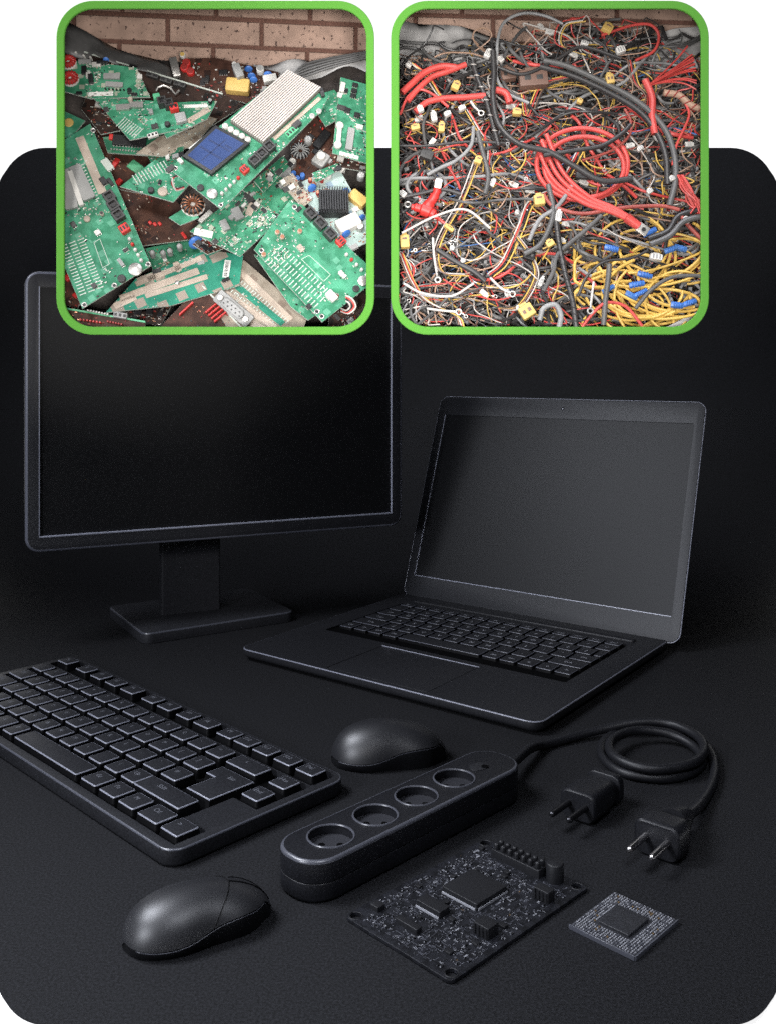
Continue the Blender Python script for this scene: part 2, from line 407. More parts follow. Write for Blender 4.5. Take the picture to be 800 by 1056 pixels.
# ------------------------------------------------------------------ monitor
def monitor():
    yaw = .418
    t = thing('computer_monitor', 'large flat black desktop monitor on a square stand behind the keyboard', 'monitor', (-.2031, 1.2, 0), yaw)
    w, zb, zt = .4877, .118, .4506; zc = (zb + zt) / 2; h = zt - zb
    # local: x right, y back ; panel built in x-z via transform (x, z) -> plane, extruding to +y
    T = Matrix(((1, 0, 0, 0), (0, 0, -1, 0), (0, 1, 0, zc), (0, 0, 0, 1)))      # poly (x,y)->(x, z), extrude z -> -y
    sw, s0, s1 = .2275, .1366, .4325
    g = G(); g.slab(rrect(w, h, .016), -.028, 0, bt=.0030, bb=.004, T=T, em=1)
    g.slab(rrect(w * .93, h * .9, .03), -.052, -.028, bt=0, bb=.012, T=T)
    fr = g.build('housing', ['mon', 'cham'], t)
    c = G(); c.slab(rrect(sw * 2, s1 - s0, .002, cy=(s0 + s1) / 2 - zc), -.0035, .01, T=T); boolean(fr, c)
    g = G(); g.slab(rrect(sw * 2 - .001, s1 - s0 - .001, .002, cy=(s0 + s1) / 2 - zc), -.006, -.0030, T=T); g.build('screen', 'mscreen', t)
    # thin lip round the panel, its highlight painted in as bright colour
    g = G(); cy = (s0 + s1) / 2 - zc
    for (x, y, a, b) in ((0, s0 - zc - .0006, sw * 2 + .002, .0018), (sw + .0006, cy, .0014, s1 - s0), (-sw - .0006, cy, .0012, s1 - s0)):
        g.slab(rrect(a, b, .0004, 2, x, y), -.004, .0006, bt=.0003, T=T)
    g.build('screen_lip_highlight', 'edge', t)
    g = G(); g.box((-.036, .066, .077), (.078, .018, .15)); nk = g.build('neck', 'mon', t, smooth=0)
    b = nk.modifiers.new('bevel', 'BEVEL'); b.width = .0025; b.segments = 3
    T2 = Matrix.Translation((-.021, .0707, 0)) @ Matrix.Rotation(.1372, 4, 'Z')
    g = G(); g.slab(rrect(.204, .158, .012), 0, .0135, bt=.0018, bb=.001, T=T2, em=1); g.build('base', ['mon', 'kbch'], t)
monitor()

# ------------------------------------------------------------------ desktop keyboard
def key_mesh(w, d, z0, z1, ch, size, taper=.0016, legend_off=(0, 0), poly=None, bev=.0008):
    g = G(); base = poly or rrect(w, d, max(.0018, taper + .0016), 3)
    top = inset(base, taper); rings = [[(x, y, z0) for x, y in base]]
    for k in range(4):
        a = pi / 2 * k / 3
        rings.append([(x, y, z1 - bev + bev * sin(a)) for x, y in inset(top, bev * (1 - cos(a)))])
    g.loft(rings); n = len(base)
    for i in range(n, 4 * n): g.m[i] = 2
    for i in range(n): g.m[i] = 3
    if ch:
        v, f = glyph(ch, size); g.add(v, f, 1, Matrix.Translation((legend_off[0], legend_off[1], z1 + .00006)))
    return g

def keyboard():
    t = thing('computer_keyboard', 'black desktop keyboard with raised keys at the left edge', 'keyboard', (-.2496, .8387, 0), -.7681)
    W, D = .4499, .1635
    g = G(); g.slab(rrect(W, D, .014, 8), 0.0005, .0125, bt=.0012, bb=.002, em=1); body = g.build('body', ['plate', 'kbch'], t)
    c = G()
    c.slab(rrect(.4335, .0265, .003, cx=-.0005, cy=.0640), .0078, .02)
    poly = [(-.217, -.0735), (.2165, -.0735), (.2165, -.0470), (.1885, -.0470), (.1885, -.0030), (.2165, -.0030), (.2165, .0495), (-.217, .0495)]
    c.slab(poly, .0078, .02)
    boolean(body, c)
    g = G(); g.slab([(-.2162, -.0727), (.2157, -.0727), (.2157, -.0478), (.1877, -.0478), (.1877, -.0022), (.2157, -.0022), (.2157, .0767), (-.2162, .0767)], .0066, .00795); g.build('key_bed', 'bed', t, smooth=0)
    z0, z1 = .0081, .0155
    def key(x, y, w, d, ch, up=0., poly=None, lo=None):
        g = key_mesh(w, d, z0, z1 + up, ch, .006, legend_off=lo if lo else (-w * .12, d * .1), poly=poly)
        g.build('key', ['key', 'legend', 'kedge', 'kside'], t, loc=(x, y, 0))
    p = .0262; kw, kd = .0240, .0218
    fx = [-.2, -.160, -.129, -.099, -.068, -.030, -.002, .030, .059, .093, .118, .144, .172, .1995]
    for i, x in enumerate(fx): key(x, .0645, kw * (1.0 if i not in (4, 8) else 1.1), .019, ['Esc', 'F1', 'F2', 'F3', 'F4', 'F5', 'F6', 'F7', 'F8', 'F9', 'F10', 'F11', 'F12', 'Del'][i], .001)
    for i in range(13): key(-.2005 + i * .0265, .0365, kw, .0205, "`1234567890-="[i])
    key(.1555, .0365, .0425, .0205, '<'); key(.2005, .0365, .0225, .0205, 'Hm')
    key(-.1965, .0120, .0315, kd, 'Tab')
    for i in range(11): key(-.1655 + i * p, .0120, kw, kd, "QWERTYUIOP["[i])
    key(.2015, .0105, .0225, .0215, 'End')
    key(.1225, .0120, kw, kd, ']')
    key(-.1935, -.0122, .0375, kd, 'Cap')
    for i in range(12): key(-.1605 + i * p, -.0122, kw, kd, "ASDFGHJKL;'#"[i])
    # two-row enter key
    key(.1690, -.0005, .04, .045, 'Ent', poly=[(-.0165, -.0225), (.0165, -.0225), (.0165, .0225), (-.028, .0225), (-.028, .0035), (-.0165, .0035)], lo=(-.002, .012))
    key(-.1985, -.0364, .0275, kd, 'Sh')
    for i in range(12): key(-.1715 + i * .0254, -.0364, .0226, kd, "\\ZXCVBNM,./"[i] if i < 11 else 'Up')
    key(.1485, -.0364, .0650, kd, 'Shift')
    for x, w, ch in ((-.200, .0265, 'Ctl'), (-.1695, .0255, 'Fn'), (-.1400, .0255, 'Win'), (-.1095, .0270, 'Alt'), (-.0790, .0265, 'A'), (-.0525, .0205, 'B'),
                     (.0180, .1130, ''), (.0915, .0255, 'Gr'), (.1195, .0255, 'Fn'), (.1465, .0240, 'M'), (.1755, .0285, 'Ctl'), (.2035, .0240, '>')):
        key(x, -.0603, w, .0222, ch, .0004)
keyboard()

# ------------------------------------------------------------------ laptop
def laptop():
    t = thing('laptop_computer', 'open black laptop with blank screen at the right of the monitor', 'laptop', (.0812, 1.0968, 0), -.6442)
    W, D = .3862, .3296; zt = .0135
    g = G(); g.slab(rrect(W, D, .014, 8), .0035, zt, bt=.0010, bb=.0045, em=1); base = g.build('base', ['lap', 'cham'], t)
    c = G(); c.slab(rrect(.324, .166, .003, cx=0, cy=.0345), zt - .0022, zt + .01)
    c.slab(rrect(.1310, .0985, .003, cx=0, cy=-.1090), zt - .0009, zt + .01)
    boolean(base, c)
    g = G(); g.slab(rrect(.3232, .1652, .003, cx=0, cy=.0345), zt - .003, zt - .00205); g.build('key_bed', 'bed', t)
    g = G(); g.slab(rrect(.1290, .0966, .003, cx=0, cy=-.1090), zt - .00046, zt - .00012, bt=.0002); tp = g.build('trackpad', 'lap', t); g = G(); g.slab(rrect(.1308, .0983, .003, cx=0, cy=-.1090), zt - .0012, zt - .00048); g.build('trackpad_gap_shade', 'bed', t)  # dark sheet added as shade in the groove round the trackpad
    g = G(); g.box((0, -.0594, zt + .0001), (.131, .0008, .0005)); g.build('trim', 'edge', tp)
    g = G(); g.slab(rrect(W - .03, .0007, .0003, 2, 0, -D / 2 + .0006), zt - .0016, zt - .0002); g.build('front_edge_highlight', 'edge', t)  # pale strip added as a painted highlight on the front edge
    for x in (-.16, .16):
        for y in (-.14, .14): q = G(); q.cyl((x, y, 0), .008, .0042); q.build('rubber_foot', 'rubber', t)
    # keys, six rows
    rows = [([.0222] * 14, .017, ['Esc'] + ['F%d' % k for k in range(1, 13)] + ['Del']),
            ([.0222] * 13 + [.0222], .0255, list("`1234567890-=") + ['<']),
            ([.032] + [.0222] * 12 + [.0124 + .0], .0255, ['Tab'] + list("QWERTYUIOP[]") + ['']),
            ([.037] + [.0222] * 11 + [.0296], .0255, ['Caps'] + list("ASDFGHJKL;'") + ['Ent']),
            ([.046] + [.0222] * 10 + [.0428], .0255, ['Shift'] + list("ZXCVBNM,./") + ['Shift']),
            ([.0222] * 4 + [.115] + [.0222] * 5, .0255, ['Ctl', 'Fn', 'Win', 'Alt', '', 'Alt', 'Ctl', '<', 'v', '>'])]
    y = .1155
    for ws, d, chs in rows:
        y -= d; tot = sum(ws); x = -.1585; k = .317 / tot
        for w, ch in zip(ws, chs):
            w *= k
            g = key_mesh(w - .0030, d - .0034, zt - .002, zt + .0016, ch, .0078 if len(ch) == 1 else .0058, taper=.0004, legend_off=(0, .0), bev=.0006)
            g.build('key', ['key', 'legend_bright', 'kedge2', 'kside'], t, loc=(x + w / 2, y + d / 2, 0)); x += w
    g = G(); g.slab(rrect(.318, .011, .004, cx=.004, cy=.1325), zt - .001, zt + .0022, bt=.0015); g.build('hinge_cover', 'lap', t)
    # lid: plane leaning back 19.4 deg from the hinge
    tilt = radians(19.4); L, w = .2985, .400
    T = Matrix.Translation((.0060, D / 2 - .0068, .0115)) @ Matrix.Rotation(-tilt, 4, 'X') @ Matrix(((1, 0, 0, 0), (0, 0, -1, 0), (0, 1, 0, 0), (0, 0, 0, 1)))
    g = G(); g.slab(rrect(w, L, .013, 8, 0, L / 2), -.0065, 0, bt=.0010, bb=.002, T=T); lid = g.build('lid', 'lid', t)
    c = G(); c.slab(rrect(.374, .2395, .002, cx=.0008, cy=.1505), -.0012, .01, T=T); boolean(lid, c)
    g = G(); g.slab(rrect(.3732, .2387, .002, cx=.0008, cy=.1505), -.003, -.0009, T=T); g.build('screen', 'screen', lid)
    g = G()
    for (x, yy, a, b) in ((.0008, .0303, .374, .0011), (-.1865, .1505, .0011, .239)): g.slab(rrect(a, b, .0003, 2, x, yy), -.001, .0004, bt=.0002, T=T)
    g.build('screen_lip_highlight', 'edge', lid)  # bright lines painted as a highlight on two sides of the screen
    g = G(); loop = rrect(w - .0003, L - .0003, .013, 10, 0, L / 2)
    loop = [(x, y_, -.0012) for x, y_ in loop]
    g.tube(loop + [loop[0]], .00085, n=6, T=T); g.build('rim', 'edge', lid)  # pale tube, painted highlight outlining the lid
    g = G(); g.cyl((.004, .2845, -.0005), .0021, .0008, n=20, T=T); g.cyl((.004, .2845, .0003), .0009, .0002, 1, n=14, T=T); g.build('webcam', ['bed', 'edge'], lid)
laptop()

# ------------------------------------------------------------------ mice
def mouse(label, loc, rz, L, Wd, Hh, buttons):
    t = thing('computer_mouse', label, 'mouse', loc, rz, 'computer mice on the black sweep')
    nt, ns = 44, 16
    def dims(u):
        e = abs(2 * u - 1)
        w = Wd / 2 * max(1e-4, (1 - e ** 3.0)) ** (1 / 2.1) * (1 - .10 * math.exp(-((u - .56) / .16) ** 2))
        h = Hh * (.30 + .70 * max(0, sin(pi * min(1, u * .70 + .185)) ) ** 1.0)
        h *= max(.04, (1 - e ** 7)) ** .5
        s = Hh * (.22 + .30 / (1 + math.exp(-(u - .50) * 13)) - .06 * max(0, u - .75) / .25)
        return w, h, min(s, h * .86)
    us = [.5 - .5 * cos(pi * (k + .0) / nt) for k in range(nt + 1)]
    us[0] = .0012; us[-1] = .9988
    def prof(w, h, z): return w * max(0, (1 - (z / h) ** 2.3)) ** (1 / 2.0)
    up = G(); lo = G(); ringsU = []; ringsL = []
    for u in us:
        w, h, s = dims(u); x = (u - .5) * L
        a0 = math.asin(min(1, (s / h)))
        half = []
        for k in range(ns + 1):
            a = a0 + (pi / 2 - a0) * k / ns; z = h * sin(a); half.append((prof(w, h, z), z))
        e0 = half[0][0]
        r = [(x, -y, z) for y, z in half] + [(x, y, z) for y, z in reversed(half[:-1])]
        ringsU.append([(x, -(e0 - .0012), s - .0004)] + r + [(x, (e0 - .0012), s - .0004)])
        low = []
        for k in range(9):
            q = k / 8; z = s * q; y = (e0 - .0003) * (.90 + .10 * sin(pi / 2 * min(1, q * 1.25)))
            if k == 8: y -= .0007
            low.append((max(y, 1e-5), z * .98 + .0002))
        ringsL.append([(x * (.985 if True else 1), -y, z) for y, z in low] + [(x * .985, y, z) for y, z in reversed(low)])
    up.loft(ringsU); lo.loft(ringsL)
    sb = lo.build('side_body', 'mside', t, smooth=60)
    for sd in (-1, 1):
        g = G(); line = []
        for u in us[7:-7]:
            w, h, s = dims(u); line.append(((u - .5) * L * .988, sd * (prof(w, h, s) - .0003), s * .98 - .0010))
        g.tube(line, .00035, n=5); g.build('seam_highlight', 'soft', sb)  # pale tube added as a painted highlight along the seam
    sh = up.build('top_shell', 'mouse', t, smooth=60)
    def surf(u, v):
        w, h, s = dims(u); a = pi / 2 - v * (pi / 2 - math.asin(min(1, s / h)))
        z = h * sin(a); return ((u - .5) * L, math.copysign(prof(w, h, z), v) if v >= 0 else -prof(w, h, z), z + .00005)
    def surf2(u, v):
        w, h, s = dims(u); a0 = math.asin(min(1, s / h)); a = pi / 2 - abs(v) * (pi / 2 - a0); z = h * sin(a)
        return ((u - .5) * L, (1 if v > 0 else -1) * prof(w, h, z), z + .0001)
    if buttons:
        g = G(); c = [surf2(.70 - .16 * abs(v) ** 1.6 + .03 * (v > 0) * v, v) for v in (-1 + 2 * k / 40 for k in range(41))]
        g.tube(c, .00042, 0, n=6); g.build('button_seam', 'kside', sh)
        g = G(); g.tube([surf2(.70 + .28 * k / 14, .02) for k in range(15)], .0005, n=6)
        g.tube([surf2(.72 + .22 * k / 14, .30 + .12 * sin(pi * k / 14)) for k in range(15)], .0004, n=6); g.build('button_split', 'bed', sh)
    g = G(); g.box((0, 0, .0004), (L * .5, Wd * .5, .0008)); g.build('glide_pad', 'bed', t, smooth=0)
mouse('black mouse with a button seam lying in front of the keyboard', (-.1130, .5605, 0), radians(24.5), .0905, .0525, .0275, True)
mouse('smooth black mouse lying between the laptop and the power strip', (.0010, .8035, 0), radians(4.5), .1000, .0585, .0345, False)

# ------------------------------------------------------------------ power strip with its cord
def power_strip():
    t = thing('power_strip', 'black four-socket power strip with coiled cord and two-pin plug', 'power strip', (.0122, .6686, 0), radians(45))
    # local x along the strip; socket centres at -.0705, -.0294, .0117, .0529 ; near end -.1045, far end .1045
    W, Hh = .0460, .0270
    out = rrect(.220, W, .0205, 10, cx=.0050)
    g = G(); g.slab(out, .0005, .0123, bt=.0004, bb=.0022); g.build('lower_case', 'plastic', t)
    g = G(); g.slab(out, .0126, Hh, bt=.0022, bb=.0005, seg=4, em=1); top = g.build('upper_case', ['plastic', 'soft'], t)
    xs = [-.0705, -.0294, .0117, .0529]
    c = G()
    for x in xs: c.cyl((x, 0, .0200), .0152, .03, n=40)
    boolean(top, c)
    for x in xs:
        g = G(); g.torus((x, 0, Hh - .0001), .0155, .0008, n=40, k=6); rim = g.build('socket', 'soft', t)
        g = G(); g.cyl((x, 0, .0186), .0151, .0024, n=40); fl = g.build('socket_floor', 'sock', rim)
        for a in (radians(75), radians(-105)):
            pass
        g = G(); g.cyl((x + .0062 * cos(radians(-45)), .0062 * sin(radians(-45)), .02105), .0023, .0003, n=16); g.cyl((x + .0062 * cos(radians(135)), .0062 * sin(radians(135)), .02105), .0023, .0003, n=16)
        g.build('pin_hole', 'bed', rim)
        g = G(); g.box((x - .0138, .0, .0228), (.0022, .0042, .0050), rot=0); g.build('earth_clip', 'edge', rim, smooth=0)
    g = G(); g.slab([(a * .0085 + .0815, b * .0066) for a, b in [(cos(k * pi / 12), sin(k * pi / 12)) for k in range(24)]], Hh - .0002, Hh + .0004, bt=.0002); g.build('switch_plate', 'plate', t)
    g = G(); g.cyl((.0845, -.004, Hh + .0002), .0028, .0006, n=18); g.build('indicator', 'bed', t)
    # cord, in world coordinates measured on the floor, then brought into the strip's space
    inv = (Matrix.Translation((.0122, .6686, 0)) @ Matrix.Rotation(radians(45), 4, 'Z')).inverted()
    r = .0039
    px = [(545, 773, 2.4), (565, 767.5, 1), (610, 755, 1.6), (655, 745.5, 3.2), (690, 746.5, 3.4), (718, 759, 3.2), (726, 774, 3.1), (712, 788, 3), (676, 793.5, 3), (645, 787, 3),
          (629, 775, 3.1), (632, 762, 3.1), (656, 753.5, 3.1), (690, 757, 2.6), (715, 770, 1.6), (724, 786, 1), (708, 799, 1), (676, 803, 1), (640, 796, 1), (620, 778, 1), (628, 760, 1), (664, 749, 1.0), (702, 753, 1), (729, 772, 1), (737, 792, 1), (733, 811, 1), (723, 828, 1.4), (712, 839, 2.6)]
    pts = [inv @ onfloor(x, y, z * r) for x, y, z in px]
    pts = [inv @ Vector((.0925, .7490, .0130))] + pts
    plug_c = Vector((.1830, .6400, .0130)); dirn = Vector((.645, .764, 0)).normalized()
    back = plug_c + dirn * .052
    pts.append(inv @ back)
    g = G(); g.tube(spline(pts, 10), r, n=12); g.build('cord', 'rubber', t)
    g = G(); T = Matrix.Translation((.1135, 0, .013)) @ Matrix.Rotation(pi / 2, 4, 'Y'); g.cyl((0, 0, -.001), .0065, .012, n=20, bev=.002, T=T, r2=.005); g.build('cord_grip', 'rubber', t)
    plug('plug', t, inv @ Matrix.Translation(plug_c) @ Matrix.Rotation(math.atan2(dirn.y, dirn.x), 4, 'Z'), .0335, .0240, .028, True)

def plug(name, parent, T0, w, h, depth, relief):
    """local x runs from the pins to the cord"""
    Tb = T0 @ Matrix(((0, 0, 1, 0), (1, 0, 0, 0), (0, 1, 0, 0), (0, 0, 0, 1)))
    g = G()
    rings = []
    for z, k, rr in ((0, .90, .006), (.0012, .98, .0068), (.004, 1, .007), (depth * .55, 1, .007), (depth * .85, .84, .006), (depth, .62, .0045)):
        rings.append([(x, y - (h / 2) * (1 - k) * .25, z) for x, y in rrect(w * k, h * k, rr, 5)])
    g.loft(rings, T=Tb)
    b = g.build(name, 'plastic', parent, smooth=40)
    if relief:
        g = G()
        for i in range(5): g.cyl((0, 0, depth + .0012 + i * .0042), (.0112 - i * .0011), .0030, n=20, bev=.001, T=Tb)
        g.cyl((0, 0, depth - .002), .0078, .026, n=16, T=Tb, r2=.0044)
        g.build('strain_relief', 'rubber', b)
    else:
        g = G(); g.slab(rrect(w * .96, h * 1.02, .007, 6), depth * .93, depth * .93 + .008, bt=.0022, bb=.001, T=Tb); g.build('collar', 'plastic', b)
    for s in (-1, 1):
        g = G(); g.cyl((s * w * .235, .001, -.0240), .0023, .0255, n=14, T=Tb); g.ball((s * w * .235, .001, -.0240), .0023, T=Tb); g.build('pin', 'pin' if relief else 'pindark', b)
    return b
M['pindark'] = plain('dark_plug_pin', (.06, .06, .066), .3, metal=.9)
power_strip()
ad = plug('power_adapter', None, Matrix.Translation((.1395, .6925, .0120)) @ Matrix.Rotation(math.atan2(.764, .645), 4, 'Z'), .0295, .0215, .044, False)
tag(ad, 'small black two-pin adapter without a cord beside the plug', 'adapter')

# ------------------------------------------------------------------ bare board and chip on the floor
def floor_board():
    rr = random.Random(3)
    t = thing('circuit_board', 'square black circuit board with four corner holes on the floor', 'circuit board', (.0512, .5862, 0), -.7929)
    W, D, z = .0865, .1330, .0026
    g = G(); g.slab(rrect(W, D, .004, 4), .0006, z, bt=.0003); bd = g.build('board', 'pcbdark', t)
    holes = [(-.0385, -.0615), (.0380, -.0605), (.0375, .0615), (-.0390, .0620)]
    c = G()
    for x, y in holes: c.cyl((x, y, -.01), .0034, .03, n=24)
    boolean(bd, c)
    for x, y in holes: g = G(); g.torus((x, y, z), .0040, .0004, n=24, k=6, sz=.6); g.build('hole_ring', 'chipdark', bd)
    blocks = [('processor', -.0045, .0095, .0290, .0300, .0040, 'chipdark'), ('memory_chip', -.0100, -.0235, .0200, .0095, .0042, 'chipdark'), ('chip', -.0345, -.0469, .0075, .0065, .0032, 'chipdark'),
              ('chip', -.0080, -.0470, .0180, .0050, .0030, 'chipdark'), ('connector', .0285, -.0190, .0115, .0100, .0068, 'chipdark'), ('connector', .0310, .0350, .0115, .0072, .0068, 'chipdark')]
    for n, x, y, a, b, h, m in blocks:
        g = G(); g.slab(rrect(a, b, .0008, 3, x, y), z, z + h, bt=.0004)
        if n == 'connector':
            for k in range(4): g.box((x - a / 2 - .0002 + .0 + (k + .5) * a / 4, y - b / 2 - .0003, z + h / 2), (a / 4 * .45, .0008, h * .8))
        o = g.build(n, m, t)
        if n in ('processor', 'memory_chip'):
            g = G(); s = a / 2 + .0006
            g.box((x, y - b / 2 - .0006, z + .0006), (a * .94, .0007, .0012)); 
            if n == 'processor': g.box((x + a / 2 + .0006, y, z + .0006), (.0007, b * .94, .0012))
            g.build('solder_joint', 'solder', o, smooth=0)
    g = G(); g.cyl((.0232, .0575, z), .0058, .0118, n=24, bev=.001); g.torus((.0232, .0575, z + .0115), .0045, .0004, n=24, k=6); g.build('capacitor', 'chipdark', t)
    g = G(); g.slab(rrect(.0400, .0100, .0006, 2, -.0045, .0555), z, z + .0055, bt=.0004)
    for i in range(7):
        for j in range(2): g.cyl((-.0215 + i * .0057, .0530 + j * .0050, z + .0055), .0019, .0042, n=10, bev=.0009)
    g.build('pin_header', 'chipdark', t)
    # the dusting of tiny parts and joints
    g = G(); n = 0
    keep = [(x, y, a / 2 + .0012, b / 2 + .0012) for _, x, y, a, b, _, _ in blocks] + [(-.0045, .0555, .021, .006), (.0232, .0575, .0065, .0065)] + [(x, y, .006, .006) for x, y in holes]
    free = lambda x, y, m=0.: abs(x) < .0405 - m and abs(y) < .0635 - m and not any(abs(x - a) < c_ + m and abs(y - b) < d_ + m for a, b, c_, d_ in keep)
    gr = .0011
    for k in range(900):                                     # footprints: short rows of parallel pads on a grid
        x, y = round(rr.uniform(-.040, .040) / gr) * gr, round(rr.uniform(-.063, .063) / gr) * gr
        if not free(x, y, .0008): continue
        q = rr.random(); m = 0 if q < .34 else 1 if q < .93 else 3 if q < .945 else 2; nb = rr.choice((1, 2, 2, 3, 4, 5)); ln = rr.choice((.0005, .0008, .0011)); v = rr.random() < .5
        for j in range(nb):
            px, py = (x + j * .00062, y) if v else (x, y + j * .00062)
            if free(px, py): g.box((px, py, z + .00012), (.00026, ln, .0003) if v else (ln, .00026, .0003), m)
    for k in range(260):                                     # bent tracks
        x, y = round(rr.uniform(-.040, .040) / gr) * gr, round(rr.uniform(-.063, .063) / gr) * gr; v = rr.random() < .5
        for s_ in range(rr.choice((1, 2, 3))):
            ln = gr * rr.choice((2, 3, 4, 6)) * rr.choice((-1, 1)); x2, y2 = (x, y + ln) if v else (x + ln, y)
            if not (free(x2, y2) and free((x + x2) / 2, (y + y2) / 2) and free(x, y)): break
            g.box(((x + x2) / 2, (y + y2) / 2, z + .00006), (.00018, abs(ln), .00013) if v else (abs(ln), .00018, .00012), 1)
            x, y, v = x2, y2, not v
    for k in range(330):                                     # little dark parts with pale ends
        x, y = round(rr.uniform(-.040, .040) / gr) * gr, round(rr.uniform(-.063, .063) / gr) * gr
        if not free(x, y, .0006): continue
        v = rr.random() < .5; L = rr.choice((.0010, .0014, .0020)); W_ = L * .55
        g.box((x, y, z + .0003), (L, W_, .0006) if v else (W_, L, .0006), 2)
        for e in (-1, 1): g.box((x + e * L * .55 * v, y + e * L * .55 * (not v), z + .00022), (L * .16, W_, .00045) if v else (W_, L * .16, .00045), 0 if rr.random() < .5 else 1)
    o = g.build('surface_parts', ['solder', 'solderdim', 'chipdark', 'gold'], bd, smooth=0); o['kind'] = 'stuff'
    for k in range(14):
        for _ in range(40):
            x, y = rr.uniform(-.038, .038), rr.uniform(-.058, .058)
            if not any(abs(x - a) < c_ + .002 and abs(y - b) < d_ + .002 for a, b, c_, d_ in keep): break
        g = G(); a, b = rr.choice(((.003, .002), (.004, .003), (.002, .004), (.005, .004))); g.slab(rrect(a, b, .0003, 1, x, y), z, z + rr.uniform(.001, .0022), bt=.0002); g.build('small_chip', 'chipdark', t)
floor_board()

def floor_chip():
    t = thing('processor_chip', 'loose square processor chip covered in contact dots beside the circuit board', 'chip', (.1417, .564, 0), -.778)
    W, D = .0440, .0505
    g = G(); g.slab(rrect(W, D, .0008, 2), .0004, .0022, bt=.0003); g.build('substrate', 'chipsub', t)
    g = G(); g.slab(rrect(W * 1.0, .0011, .0003, 1, 0, -D / 2 - .0002), .0003, .0030, bt=.0002); g.slab(rrect(.0010, D, .0003, 1, W / 2 + .0002, 0), .0003, .0028, bt=.0002); g.build('edge_rail', 'kbch', t)
    g = G(); g.slab(rrect(.0205, .0235, .0008, 3), .0022, .0040, bt=.0004); g.build('die', 'lid', t)
    g = G(); nx, ny = 24, 27
    for i in range(nx):
        for j in range(ny):
            x = -W / 2 + .0018 + i * (W - .0036) / (nx - 1); y = -D / 2 + .0018 + j * (D - .0036) / (ny - 1)
            if abs(x) < .0118 and abs(y) < .0134: continue
            g.cyl((x, y, .0022), .00055, .0006, 1 if R.random() < .03 else 2 if R.random() < .25 else 0, n=6)
    g.build('contact_dots', ['solder', 'gold', 'solderdim'], t, smooth=0)
floor_chip()

# ------------------------------------------------------------------ hanging picture boxes (green frame, deep box, brick wall and bag inside)
MINI = True
def rr_clamp(x, y, box, m=4., r=34.):
    x0, x1, y0, y1 = box[0] + m, box[1] - m, box[2] + m, box[3] - m
    x = max(x0, min(x1, x)); y = max(y0, min(y1, y))
    cx = max(x0 + r, min(x1 - r, x)); cy = max(y0 + r, min(y1 - r, y)); dx, dy = x - cx, y - cy; l = math.hypot(dx, dy)
    if l > r and dx and dy: x, y = cx + dx * r / l, cy + dy * r / l
    return x, y
def box_of(x): return (58, 386, 0, 345) if x < 395 else (403, 731, 0, 345)
def PC(px, py, d):
    x, y = rr_clamp(px, py, box_of(px)); return P(x, y, max(d, .004))
def clip_poly(poly, box):
    """keep the part of an outline (px) that lies inside the rounded box"""
    w, h = box[1] - box[0] - 8, box[3] - box[2] - 8
    clip = rrect(w, h, 34, 8, (box[0] + box[1]) / 2, (box[2] + box[3]) / 2); out = list(poly)
    for i in range(len(clip)):
        a, b = clip[i - 1], clip[i]; src, out = out, []
        side = lambda p: (b[0] - a[0]) * (p[1] - a[1]) - (b[1] - a[1]) * (p[0] - a[0])
        for j in range(len(src)):
            p, q = src[j - 1], src[j]; sp, sq = side(p), side(q)
            if (sp < 0) != (sq < 0): t = sp / (sp - sq); out.append((p[0] + (q[0] - p[0]) * t, p[1] + (q[1] - p[1]) * t))
            if sq >= 0: out.append(q)
        if not out: break
    return out
def picture_box(x0, x1, y0, y1, label):
    cx, cy = (x0 + x1) / 2, (y0 + y1) / 2; s = ZF / F
    o = P(cx, cy, 0)
    t = thing('picture_frame', label, 'picture frame', o, 0, 'green picture boxes hanging in front of the black backdrop')
    T = Matrix(((1, 0, 0, 0), (0, 0, -1, 0), (0, 1, 0, 0), (0, 0, 0, 1)))
    w, h = (x1 - x0) * s, (y1 - y0) * s; n = 12
    out = rrect(w, h, 38 * s, n); inn = rrect(w - 16.5 * s, h - 16.5 * s, 30 * s, n)
    g = G()
    rings = [[(x, y, -.0022) for x, y in out], [(x, y, -.0006) for x, y in out], [(x, y, 0) for x, y in inset(out, .0006)],
             [(x, y, 0) for x, y in inset(inn, -.0006)], [(x, y, -.0006) for x, y in inn], [(x, y, -.0022) for x, y in inn]]
    g.loft(rings, closed=True, T=T); g.build('frame', 'green_frame', t)
    # box: walls flare very slightly, open at the front
    dep = .150; k = (ZF + dep) / ZF
    def ring(poly, y, shrink, kk):
        return [((x * shrink * kk) + ((cx - 400) / F) * ZF * (kk - 1), y, (z * shrink * kk) + (-(cy - YH) / F) * ZF * (kk - 1)) for x, z in poly]
    g = G()
    g.loft([ring(out, .0020, .985, 1.0023), ring(out, dep, .985, k), ring(out, dep - .002, .972, k * .998), ring(out, .0020, .972, 1.0023)], cap0=False, cap1=False)
    g.add(ring(out, dep, .985, k), [tuple(range(len(out)))])
    g.build('box', 'boxside', t, smooth=40)
    g = G()
    for sx in (-.3, .3): g.tube([(sx * w, .006, h / 2 - .003), (sx * w, .006, h / 2 + 1.2)], .0006, n=6)
    g.build('hanging_wire', 'pin', t)

def flat(pts, d, mat, name, label, cat, lift=.0, kind=None):
    pass

